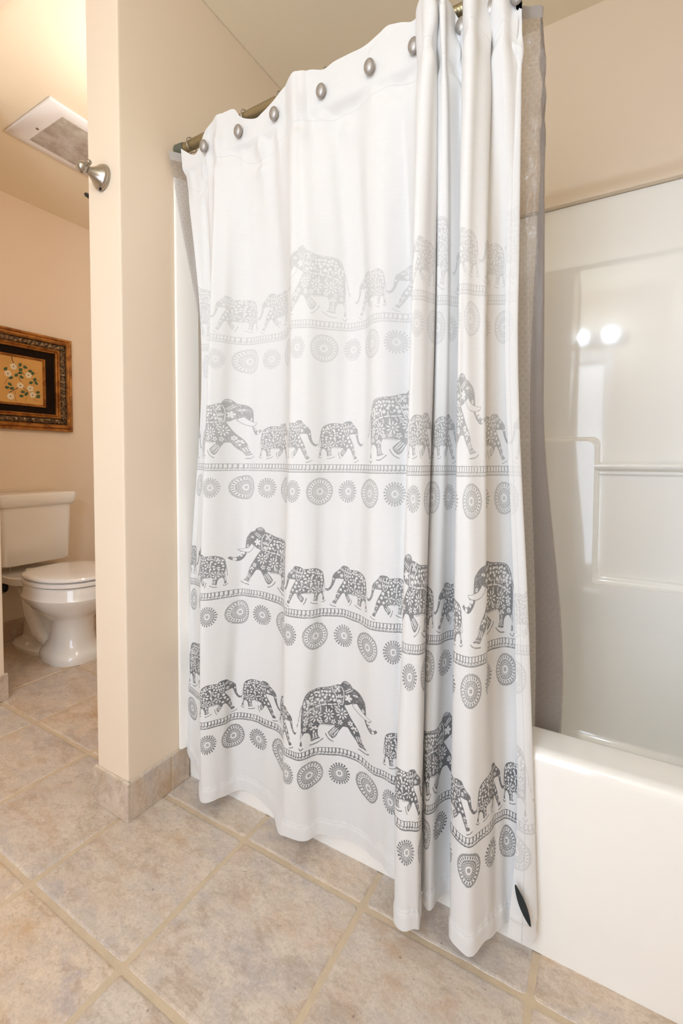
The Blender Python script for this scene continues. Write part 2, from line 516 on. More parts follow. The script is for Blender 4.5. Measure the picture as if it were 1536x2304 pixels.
# ------------------------------------------------------------------ curtain rod
RY, RZ = 0.945, 1.9135
def rod():
    t = thing('curtain_rod', 'bronze tension rod running from the wall stub over the bathtub', 'curtain rod', (0, 0, 0))
    bm = NB(); tube(bm, [(XP1+0.03, RY, RZ), (-0.42, RY, RZ), (-0.40, RY, RZ)], 0.0135, 20); obj('outer_tube', bm, M['rod'], t)
    bm = NB(); tube(bm, [(-0.41, RY, RZ), (XR-0.03, RY, RZ)], 0.0118, 20); obj('inner_tube', bm, M['rod'], t)
    for a, b in ((XP1, XP1+0.034), (XR, XR-0.034)):
        bm = NB(); lathe(bm, [(0, 0.0155), (0.004, 0.0175), (0.024, 0.0165), (0.034, 0.0148)], (a, RY, RZ), (1 if b > a else -1, 0, 0), 24)
        obj('end_cap', bm, M['cap'], t)
    return t
rod()

# ------------------------------------------------------------------ print of the curtain (generated texture: ink mask)
PITCH_U = 0.0762                     # spacing of the medallions
PX = 0.00045                         # metres per texel
def sm(pts, n=6, closed=True):
    """Catmull-Rom through pts"""
    P = [np.array(p, float) for p in pts]; out = []
    N = len(P)
    for i in range(N if closed else N-1):
        p0 = P[(i-1) % N] if closed or i > 0 else P[i]
        p1 = P[i]; p2 = P[(i+1) % N]
        p3 = P[(i+2) % N] if closed or i+2 < N else p2
        for k in range(n):
            t = k/n
            out.append(0.5*((2*p1)+(-p0+p2)*t+(2*p0-5*p1+4*p2-p3)*t*t+(-p0+3*p1-3*p2+p3)*t**3))
    if not closed: out.append(P[-1])
    return np.array(out)
class Stamp:
    """ink drawing on a small canvas, 1 = ink. Coordinates in millimetres, y up from the band top."""
    def __init__(s, w, h, x0, y0, ss=2):
        s.k = ss/(PX*1000); s.ss = ss; s.x0, s.y0 = x0, y0
        s.W, s.H = int(w*s.k)//ss*ss, int(h*s.k)//ss*ss
        s.a = np.zeros((s.H, s.W), np.float32)
    def fill(s, pts, val=1.0):
        P = (np.asarray(pts, float)-(s.x0, s.y0))*s.k
        x0, y0 = np.floor(P.min(0)).astype(int); x1, y1 = np.ceil(P.max(0)).astype(int)+1
        x0, y0 = max(x0, 0), max(y0, 0); x1, y1 = min(x1, s.W), min(y1, s.H)
        if x1 <= x0 or y1 <= y0: return
        xs = np.arange(x0, x1)+0.5; ys = np.arange(y0, y1)+0.5
        ins = np.zeros((y1-y0, x1-x0), bool)
        Q = np.roll(P, -1, 0)
        for (ax, ay), (bx, by) in zip(P, Q):
            if ay == by: continue
            m = (ys >= min(ay, by)) & (ys < max(ay, by))
            if not m.any(): continue
            cx = ax+(ys[m]-ay)*(bx-ax)/(by-ay)
            ins[m] ^= xs[None, :] > cx[:, None]
        s.a[y0:y1, x0:x1][ins] = val
    def dot(s, x, y, r, val=0.0, ry=None):
        a = np.linspace(0, 2*np.pi, 18, endpoint=False)
        s.fill(np.c_[x+r*np.cos(a), y+(ry or r)*np.sin(a)], val)
    def line(s, pts, w, val=1.0):
        pts = np.asarray(pts, float)
        for (a, b) in zip(pts, pts[1:]):
            d = b-a; L = np.hypot(*d)
            if L < 1e-6: continue
            n = np.array((-d[1], d[0]))/L*w/2
            s.fill([a+n, b+n, b-n, a-n], val)
        for p in pts: s.dot(p[0], p[1], w/2, val)
    def petal(s, x, y, ang, r0, r1, w, val=0.0):
        c, q = math.cos(ang), math.sin(ang)
        L = r1-r0
        t = [(r0, 0), (r0+L*.35, w*.42), (r0+L*.7, w*.5), (r0+L*.93, w*.25), (r1, 0), (r0+L*.93, -w*.25), (r0+L*.7, -w*.5), (r0+L*.35, -w*.42)]
        s.fill([(x+a*c-b*q, y+a*q+b*c) for a, b in t], val)
    def flower(s, x, y, n, r, w, core=0.0, ph=0.0, r0=None):
        for k in range(n): s.petal(x, y, ph+2*math.pi*k/n, r*0.26 if r0 is None else r0, r, w)
        if core: s.dot(x, y, core)
    def get(s):
        k = s.ss
        return s.a.reshape(s.H//k, k, s.W//k, k).mean((1, 3))

def big_elephant():
    # traced facing left, x right, in units of 1/1000; converted to millimetres
    bx = [0, 300, 600, 900, 1200, 1400, 1500]; by = [1480, 1415, 1395, 1420, 1480, 1530, 1555]
    KX, KY = 0.163, 0.139
    def T(p):
        p = np.atleast_2d(np.asarray(p, float))
        return np.c_[(p[:, 0]-140)*KX, (np.interp(p[:, 0], bx, by)-p[:, 1])*KY]
    s = Stamp(228, 190, -4, -6)
    body = [(365, 580), (366, 500), (371, 430), (385, 360), (430, 300), (500, 240), (590, 205), (612, 180), (640, 150), (700, 130), (755, 150), (785, 190), (812, 235), (850, 240),
            (930, 280), (1000, 315), (1100, 345), (1200, 375), (1290, 415), (1340, 470), (1370, 540), (1390, 630), (1400, 750), (1405, 900), (1400, 1050), (1392, 1150), (1400, 1250),
            (1396, 1340), (1404, 1412), (1366, 1416), (1374, 1330), (1368, 1250), (1340, 1192), (1310, 1180), (1275, 1190), (1250, 1225), (1240, 1270), (1232, 1345), (1170, 1325), (1108, 1292),
            (1138, 1250), (1146, 1150), (1128, 1065), (1080, 1028), (950, 1008), (880, 1005), (868, 1022), (920, 1080), (962, 1135), (976, 1165), (940, 1222), (890, 1252), (840, 1205), (800, 1115), (745, 1012),
            (720, 992), (670, 985), (650, 1000), (600, 1080), (530, 1170), (482, 1250), (415, 1240), (352, 1228), (400, 1190), (450, 1080), (500, 960), (550, 880), (620, 770), (680, 670), (722, 592),
            (690, 572), (650, 548), (605, 508), (560, 500), (525, 478), (490, 535), (430, 588), (395, 592)]
    s.fill(T(sm(body, 4)))
    trunk = [(140, 805), (168, 768), (205, 785), (245, 775), (282, 738), (308, 690), (325, 655), (360, 650), (396, 668), (370, 735), (330, 800), (280, 848), (230, 858), (180, 838)]
    s.fill(T(sm(trunk, 5)))
    tusk = [(255, 620), (305, 608), (380, 588), (450, 555), (495, 512), (528, 478), (592, 520), (560, 572), (500, 628), (430, 655), (370, 660), (300, 650)]
    s.line(T(sm(tusk, 5)), 2.0); s.fill(T(sm(tusk, 5)), 0)
    s.line(T(sm([(600, 515), (560, 580), (500, 634), (430, 662), (370, 668), (290, 658), (252, 622)], 4, False)), 1.3)
    # light hair on the crown
    for k in range(6):
        x = 650+18*k; s.line(T([(x, 150-8*math.sin(k)), (x+22, 185)]), 0.8, 0)
    # head ornaments
    s.line(T([(605, 258), (705, 352)]), 2.0, 0); s.line(T([(632, 240), (728, 330)]), 2.0, 0)
    eye = sm([(505, 332), (545, 312), (592, 340), (545, 356)], 5); s.fill(T(eye), 0); s.dot(*T((548, 334))[0], 1.5, 1)
    s.flower(*T((665, 430))[0], 5, 10.5, 6.5, 4.5, 0.5, 1.0)
    s.dot(*T((418, 530))[0], 4.0); s.dot(*T((418, 528))[0], 1.4, 1)
    for p, q in (((330, 690), 4.0), ((300, 745), 3.0), ((222, 822), 4.2)): s.dot(*T(p)[0], q)
    # ear
    s.line(T(sm([(792, 268), (752, 340), (740, 430), (746, 520), (762, 590), (830, 575), (856, 515), (872, 440), (918, 385), (937, 315)], 5, False)), 2.0, 0)
    for p in ((830, 290), (886, 290), (826, 355), (880, 366)): s.dot(*T(p)[0], 3.4); s.dot(*T(p)[0], 1.2, 1)
    s.dot(*T((855, 325))[0], 3.0)
    c = T((806, 480))[0]
    for a in (0.5, 1.1, 1.7, 2.3, 4.3, 4.8, 5.3): s.petal(c[0], c[1]-2, a, 2, 12, 3.4)
    # back: stitched line
    st = T(sm([(960, 338), (1100, 365), (1210, 395), (1275, 425), (1320, 490), (1350, 560), (1368, 660), (1376, 780)], 6, False))
    for k in range(0, len(st)-3, 4): s.line(st[k:k+3], 1.5, 0)
    # upper saddle cloth: four-petal flowers, dots, moons
    for (x, y), ph in (((1000, 437), .78), ((1122, 465), .5), ((1225, 490), .4), ((1283, 590), .2), ((1330, 660), .6)):
        s.flower(*T((x, y))[0], 4, 9.5, 6.2, 0, ph, 2.0)
    for x, y, r in ((915, 478, 4), (1046, 522, 3.6), (1165, 578, 3.8), (1250, 650, 3.6), (950, 540, 3), (1098, 588, 4), (890, 540, 4), (1180, 440, 2.4), (1062, 412, 2.4), (1310, 730, 3.5), (1200, 628, 3)):
        s.dot(*T((x, y))[0], r)
    for x, y in ((985, 556), (1105, 590), (1205, 655)):
        s.line(T([(x-26, y+10), (x, y+26), (x+26, y+12)]), 1.6, 0)
    belt = T(sm([(862, 608), (940, 630), (1040, 652), (1136, 690), (1230, 745), (1296, 800), (1340, 850)], 6, False))
    for k in range(0, len(belt)-3, 6): s.line(belt[k:k+4], 3.4, 0); s.dot(*belt[min(k+5, len(belt)-1)], 1.7)
    for (a, b) in (((1020, 690), (1012, 745)), ((1118, 720), (1108, 775)), ((880, 650), (830, 660)), ((935, 660), (910, 690)), ((1215, 765), (1192, 815)), ((830, 600), (800, 650)), ((1042, 580), (1042, 640)), ((1140, 600), (1140, 660))):
        s.line(T([a, b]), 2.4, 0)
    # lower cloth: daisies
    for (x, y), n in (((760, 762), 9), ((972, 825), 9), ((1172, 895), 9)):
        s.flower(*T((x, y))[0], n, 15.5, 4.0, 0, 0.2, 4.6); s.dot(*T((x, y))[0], 2.9)
    s.flower(*T((1302, 800))[0], 6, 11, 3.6, 2, .4)
    for x, y, n, r in ((620, 892, 6, 7), (780, 930, 5, 7), (888, 940, 5, 7), (1010, 955, 6, 5), (1105, 990, 6, 6), (1318, 940, 5, 8), (1325, 1010, 5, 6), (1245, 1040, 5, 6), (1330, 1110, 6, 6), (850, 700, 5, 5)):
        s.flower(*T((x, y))[0], n, r, r*.55, 0, x*.7, 1)
    for x, y in ((560, 985), (1200, 1130)):
        for a in (0.3, 1.2, 2.1, 3.0, 4.7): s.petal(*T((x, y))[0], a, 1.5, 9, 4.5)
    # leg stripes and anklets
    for a, b in (((470, 1070), (425, 1160)), ((500, 1085), (462, 1165)), ((530, 1100), (500, 1170)), ((1175, 1205), (1165, 1270)), ((1205, 1210), (1198, 1280)), ((830, 1060), (905, 1160)), ((860, 1050), (930, 1150)), ((810, 1090), (870, 1190)), ((1378, 1190), (1386, 1330))):
        s.line(T([a, b]), 2.6, 0)
    for a, b in (((400, 1200), (490, 1215)), ((1120, 1275), (1232, 1312)), ((878, 1215), (950, 1160))): s.line(T([a, b]), 1.2, 0)
    # belly fringe
    for k in range(9):
        x = 905+22*k; s.line(T([(x, 1002+k), (x+16, 1030+k*2)]), 1.3, 1); 
    # ground strokes and tail
    for p in ([(315, 1264), (345, 1286), (395, 1302), (495, 1306)], [(882, 1310), (945, 1285), (990, 1240), (1016, 1190)], [(1062, 1296), (1110, 1350), (1170, 1395), (1245, 1416)], [(1350, 1458), (1390, 1498), (1420, 1466)]):
        s.line(T(sm(p, 4, False)), 2.6)
    s.line(T(sm([(1400, 690), (1425, 800), (1440, 900), (1450, 985)], 4, False)), 2.0)
    s.fill(T(sm([(1450, 1000), (1475, 1040), (1482, 1110), (1462, 1060)], 4)))
    return s.get(), s.x0, s.y0, (1400-140)*KX

def small_elephant():
    bx = [0, 200, 420, 700, 900, 1100, 1250, 1400]; by = [1170, 1130, 1115, 1170, 1180, 1205, 1262, 1340]
    KX, KY = 0.112, 0.109
    def T(p):
        p = np.atleast_2d(np.asarray(p, float))
        return np.c_[(p[:, 0]-150)*KX, (np.interp(p[:, 0], bx, by)-p[:, 1])*KY]
    s = Stamp(142, 118, -4, -5)
    body = [(150, 685), (195, 690), (240, 668), (275, 620), (300, 550), (315, 460), (325, 390), (360, 330), (420, 280), (490, 232), (540, 188), (582, 178), (650, 195), (720, 225), (770, 266),
            (850, 262), (950, 265), (1050, 285), (1130, 335), (1200, 412), (1235, 500), (1246, 600), (1245, 700), (1236, 780), (1240, 860), (1254, 950), (1266, 1062), (1224, 1066), (1220, 985), (1202, 915),
            (1175, 886), (1140, 892), (1105, 932), (1086, 1028), (1035, 1010), (984, 990), (1000, 930), (1000, 862), (975, 818), (900, 830), (800, 818), (725, 815), (755, 868), (790, 922), (747, 1006), (700, 952),
            (650, 882), (622, 812), (570, 792), (530, 830), (480, 900), (430, 970), (402, 1016), (325, 990), (370, 920), (402, 840), (432, 750), (480, 652), (540, 572), (590, 492), (545, 472), (480, 456),
            (410, 448), (385, 482), (360, 560), (322, 640), (270, 710), (210, 740), (178, 722)]
    s.fill(T(sm(body, 4)))
    s.line(T([(495, 242), (575, 310)]), 1.5, 0); s.line(T([(522, 228), (596, 290)]), 1.5, 0)
    eye = sm([(425, 308), (462, 288), (505, 310), (462, 332)], 5); s.fill(T(eye), 0); s.dot(*T((468, 311))[0], 1.2, 1)
    s.flower(*T((530, 395))[0], 6, 5.0, 2.8, 1.6)
    s.dot(*T((345, 458))[0], 2.0)
    s.line(T(sm([(640, 240), (606, 330), (612, 420), (650, 512), (706, 468), (742, 370), (762, 268)], 5, False)), 1.5, 0)
    s.dot(*T((704, 268))[0], 2.4)
    for a in (0.6, 1.4, 2.2, 3.6, 4.5, 5.3): s.petal(*T((680, 375))[0], a, 1.6, 9.5, 3.0)
    for (x, y), ph in (((922, 322), .78), ((1066, 375), .3), ((1150, 475), .5), ((905, 510), .6)):
        s.flower(*T((x, y))[0], 4, 6.8, 4.4, 0, ph, 1.3)
    for x, y, r in ((800, 355, 2.8), (775, 422, 2.7), (852, 408, 2.7), (968, 420, 2.9), (860, 325, 2.4), (1100, 400, 2), (735, 540, 3), (820, 565, 3), (615, 560, 3.8), (580, 640, 3.4), (515, 708, 3.4), (630, 748, 3),
                    (940, 605, 2.9), (1030, 615, 2.9), (1185, 540, 2.6), (1200, 610, 2.6), (1195, 690, 2.3), (1055, 490, 2.5), (1120, 660, 2.4), (985, 350, 2.0), (1190, 455, 2.0), (790, 300, 1.8)):
        s.dot(*T((x, y))[0], r)
    for (x, y), ang in (((800, 490), .2), ((1010, 545), .1), ((1110, 595), -.1), ((960, 480), 1.)):
        s.petal(*T((x-35, y))[0], ang, 0, 8.5, 4.2)
    for (x, y), n in (((742, 672), 5), ((920, 710), 5), ((1075, 768), 7)):
        s.flower(*T((x, y))[0], n, 11.0, 3.2, 1.3, 0.3 if n == 5 else .1, 2.2)
    s.flower(*T((1190, 800))[0], 5, 7, 2.2, 1.2, .4)
    for x, y in ((455, 815), (1045, 890)):
        for a in (0.4, 1.4, 2.4, 4.6): s.petal(*T((x, y))[0], a, .8, 5.4, 2.6)
    for a, b in (((400, 880), (372, 935)), ((430, 890), (402, 945)), ((1015, 930), (1008, 985)), ((1050, 935), (1045, 1000)), ((680, 870), (735, 950)), ((710, 850), (760, 930)), ((1235, 900), (1244, 1000))):
        s.line(T([a, b]), 1.7, 0)
    for k in range(7):
        x = 765+26*k; s.line(T([(x, 828), (x+24, 800)]), 1.3, 0)
    for p in ([(275, 1036), (330, 1066), (405, 1080)], [(836, 915), (818, 990), (782, 1050)], [(925, 1016), (1000, 1058), (1090, 1084)], [(1208, 1098), (1246, 1120), (1286, 1100)]):
        s.line(T(sm(p, 4, False)), 2.0)
    s.line(T(sm([(1246, 600), (1262, 720), (1272, 820), (1280, 900)], 4, False)), 1.2)
    return s.get(), s.x0, s.y0, (1262-150)*KX

def medallion(big):
    R = 34.0 if big else 28.0
    s = Stamp(2*R+4, 2*R+4, -R-2, -R-2)
    def ring(r0, r1, n, duty, ph=0.0, j=0.0):
        rr = random.Random(n)
        for k in range(n):
            a0 = 2*math.pi*(k+ph)/n; a1 = a0+2*math.pi/n*duty
            e = rr.uniform(-j, j)
            s.fill([((r0)*math.cos(a0), r0*math.sin(a0)), ((r1+e)*math.cos(a0), (r1+e)*math.sin(a0)), ((r1+e)*math.cos(a1), (r1+e)*math.sin(a1)), (r0*math.cos(a1), r0*math.sin(a1))])
    def band(r0, r1, val=1.0):
        s.dot(0, 0, r1, val); s.dot(0, 0, r0, 0.0)
    k = 1.0
    if big:
        s.dot(0, 0, 34, 1); 
        for q in range(58):
            a = 2*math.pi*q/58; s.line([(29.8*math.cos(a), 29.8*math.sin(a)), (33.2*math.cos(a), 33.2*math.sin(a))], 0.9, 0)
        s.dot(0, 0, 29.2, 0)
        ring(22.5, 28.0, 24, 0.45, .1, .3)
        k = 0.76
    else:
        ring(21.5, 27.6, 22, 0.52, .2, .5)
        k = 0.76
    band(20.0*k/0.76*.98, 21.0*k/.76)
    n = 18
    for q in range(n):
        a = 2*math.pi*q/n; b = a+math.pi/n; c = a+2*math.pi/n
        p = lambda r, t: (r*math.cos(t), r*math.sin(t))
        s.fill([p(20, a), p(20, c), p(15.2, b)])
        s.line([p(20, b), p(15, a)], 0.7); s.line([p(20, b), p(15, c)], 0.7)
        s.dot(*p(18.2, b), 0.8, 0)
    band(14.0, 15.2)
    ring(11.0, 13.6, 22, .5)
    band(9.6, 10.8)
    s.dot(0, 0, 9.6, 0)
    s.dot(0, 0, 4.2, 1); s.line([(-4.5, 0), (4.5, 0)], 1.1, 0); s.line([(0, -4.5), (0, 4.5)], 1.1, 0)
    return s.get(), s.x0, s.y0

def print_image():
    wpx = int(round(8*PITCH_U/PX)); hpx = int(2.0/PX)
    img = np.zeros((hpx, wpx), np.float32)
    def put(st, x0mm, y0mm, u, v, flip=False, dens=1.0):
        a = st[:, ::-1] if flip else st
        h, w = a.shape
        x = int(round((u+x0mm/1000)/PX)); y = int(round((v+y0mm/1000)/PX))
        cols = (np.arange(w)+x) % wpx
        sub = img[y:y+h][:, cols]
        img[y:y+h, cols] = np.maximum(sub, a*dens)
    be, bx0, by0, bl = big_elephant()
    se, sx0, sy0, sl = small_elephant()
    mb, mbx, mby = medallion(True); ms, msx, msy = medallion(False)
    # rows from the bottom up: band height, ink strength, facing right, first big elephant
    rows = [(0.273, 0.93, True, 4.70, (2.98, 4.62, 6.20)), (0.628, 0.80, False, 0.60, (3.05, 4.70, 6.35)), (0.980, 0.54, True, 7.0, (2.68, 4.28, 5.95)), (1.328, 0.235, False, 3.0, (3.05, 4.70, 6.35))]
    for z, dens, right, b, offs in rows:
        # ladder-and-triangle band
        nb = 8*8
        yt, ym, yb_ = z+0.0100, z-0.0018, z-0.0098
        U = np.arange(wpx)*PX; ph = (U/(8*PITCH_U)*nb) % 1.0
        Y = np.arange(hpx)*PX
        for a, c in ((yt-0.0012, yt), (ym-0.0006, ym+0.0006), (yb_, yb_+0.0014)):
            img[int(a/PX):int(c/PX)+1, :] = dens
        img[int(ym/PX):int(yt/PX), :] = np.maximum(img[int(ym/PX):int(yt/PX), :], (ph < 0.34)[None, :]*dens)
        for r in range(int(yb_/PX), int(ym/PX)):
            f = (r*PX-yb_)/(ym-yb_)            # 0 bottom .. 1 top
            tri = np.abs(ph-0.5)*2             # white triangles point down
            white = tri < f*0.86-0.05
            small = (np.abs(((ph+0.5) % 1)-0.5)*2 < 0.34) & (f < 0.62) & (f > 0.25)
            img[r, :] = np.maximum(img[r, :], (~(white | small))*dens)
        for k in range(8):
            st = (ms, msx, msy) if k % 2 == 0 else (mb, mbx, mby)
            put(st[0], st[1], st[2], k*PITCH_U, z-0.0555, False, dens)
        vt = z+0.0100+0.0008
        if not right:
            put(be, bx0, by0, b*PITCH_U, vt, False, dens)
            for o in offs: put(se, sx0, sy0, (b+o)*PITCH_U, vt, False, dens)
        else:
            # mirrored: the tail comes first
            put(be, 0, by0, b*PITCH_U-0.018, vt, True, dens)
            for o in offs: put(se, 0, sy0, (b+o)*PITCH_U-0.014, vt, True, dens)
    # worn block-print: speckle the ink
    rng = np.random.default_rng(4)
    def lowfreq(n):
        g = rng.random((hpx//n+2, wpx//n+2)).astype(np.float32)
        yi = np.arange(hpx)/n; xi = np.arange(wpx)/n
        y0 = yi.astype(int); x0 = xi.astype(int); fy = (yi-y0)[:, None].astype(np.float32); fx = (xi-x0)[None, :].astype(np.float32)
        A = g[y0][:, x0]; B = g[y0][:, x0+1]; C_ = g[y0+1][:, x0]; D = g[y0+1][:, x0+1]
        return (A*(1-fx)+B*fx)*(1-fy)+(C_*(1-fx)+D*fx)*fy
    wear = 1.0-0.55*np.clip((lowfreq(2)*0.5+lowfreq(4)*0.5+0.35*(lowfreq(60)-0.5))-0.52, 0, 1)*3.0
    img *= np.clip(wear, 0.35, 1.0)
    im = bpy.data.images.new('curtain_print', wpx, hpx, alpha=False, float_buffer=False)
    im.colorspace_settings.name = 'Non-Color'
    px = np.ones((hpx, wpx, 4), np.float32)
    px[..., 0] = px[..., 1] = px[..., 2] = np.clip(img, 0, 1)
    im.pixels.foreach_set(px.ravel()); im.update(); im.pack()
    return im

def cloth_material():
    t = NT('curtain_cloth')
    im = t.add('ShaderNodeTexImage'); im.image = print_image(); im.extension = 'REPEAT'; im.interpolation = 'Linear'
    uv = t.add('ShaderNodeUVMap'); uv.uv_map = 'UVMap'
    t.link(uv.outputs[0], im.inputs[0])
    geo = t.add('ShaderNodeNewGeometry')
    # on the reverse the print only shows through
    k = t.mth('SUBTRACT', 1.0, t.mth('MULTIPLY', geo.outputs['Backfacing'], 0.72))
    sepc = t.add('ShaderNodeSeparateColor'); t.link(im.outputs[0], sepc.inputs[0])
    ink = t.mth('MULTIPLY', sepc.outputs[0], k)
    co = t.add('ShaderNodeVectorMath', operation='MULTIPLY'); t.link(uv.outputs[0], co.inputs[0]); co.inputs[1].default_value = (8*PITCH_U, 2.0, 1)
    weave = t.noise(co.outputs[0], 500, 2)
    mpn = t.add('ShaderNodeMapping'); t.link(co.outputs[0], mpn.inputs[0]); mpn.inputs['Scale'].default_value = (25, 420, 1)
    slub = t.noise(mpn.outputs[0], 1.0, 3)
    white = t.mix(slub, (0.765, 0.76, 0.757, 1), (0.815, 0.81, 0.807, 1))
    su = t.add('ShaderNodeSeparateXYZ'); t.link(co.outputs[0], su.inputs[0])
    def seam(axis, at, w):
        return t.mth('LESS_THAN', t.mth('ABSOLUTE', t.mth('SUBTRACT', su.outputs[axis], at)), w)
    stitch = t.mth('GREATER_THAN', t.mth('FRACT', t.mth('MULTIPLY', su.outputs[0], 260.0)), 0.3)
    sm_ = t.mth('MAXIMUM', t.mth('MULTIPLY', seam(1, 0.0875, 0.0008), stitch), t.mth('MAXIMUM', t.mth('MULTIPLY', seam(1, 1.808, 0.0008), stitch), seam(0, 20.74*PITCH_U, 0.0009)))
    white = t.mix(t.mth('MULTIPLY', sm_, 0.5), white, (0.55, 0.54, 0.53, 1))
    col = t.mix(ink, white, (0.085, 0.086, 0.092, 1))
    t.link(col, t.b.inputs['Base Color'])
    t.b.inputs['Roughness'].default_value = 0.75
    t.b.inputs['Sheen Weight'].default_value = 0.1
    h = t.mth('ADD', t.mth('MULTIPLY', weave, 0.3), slub)
    t.bump(h, 0.12, 0.0012)
    tr = t.add('ShaderNodeBsdfTranslucent'); t.link(col, tr.inputs[0])
    mx = t.add('ShaderNodeMixShader'); mx.inputs[0].default_value = 0.14
    t.link(t.b.outputs[0], mx.inputs[1]); t.link(tr.outputs[0], mx.inputs[2]); t.link(mx.outputs[0], t.out.inputs[0])
    return t.m
M['cloth'] = cloth_material()

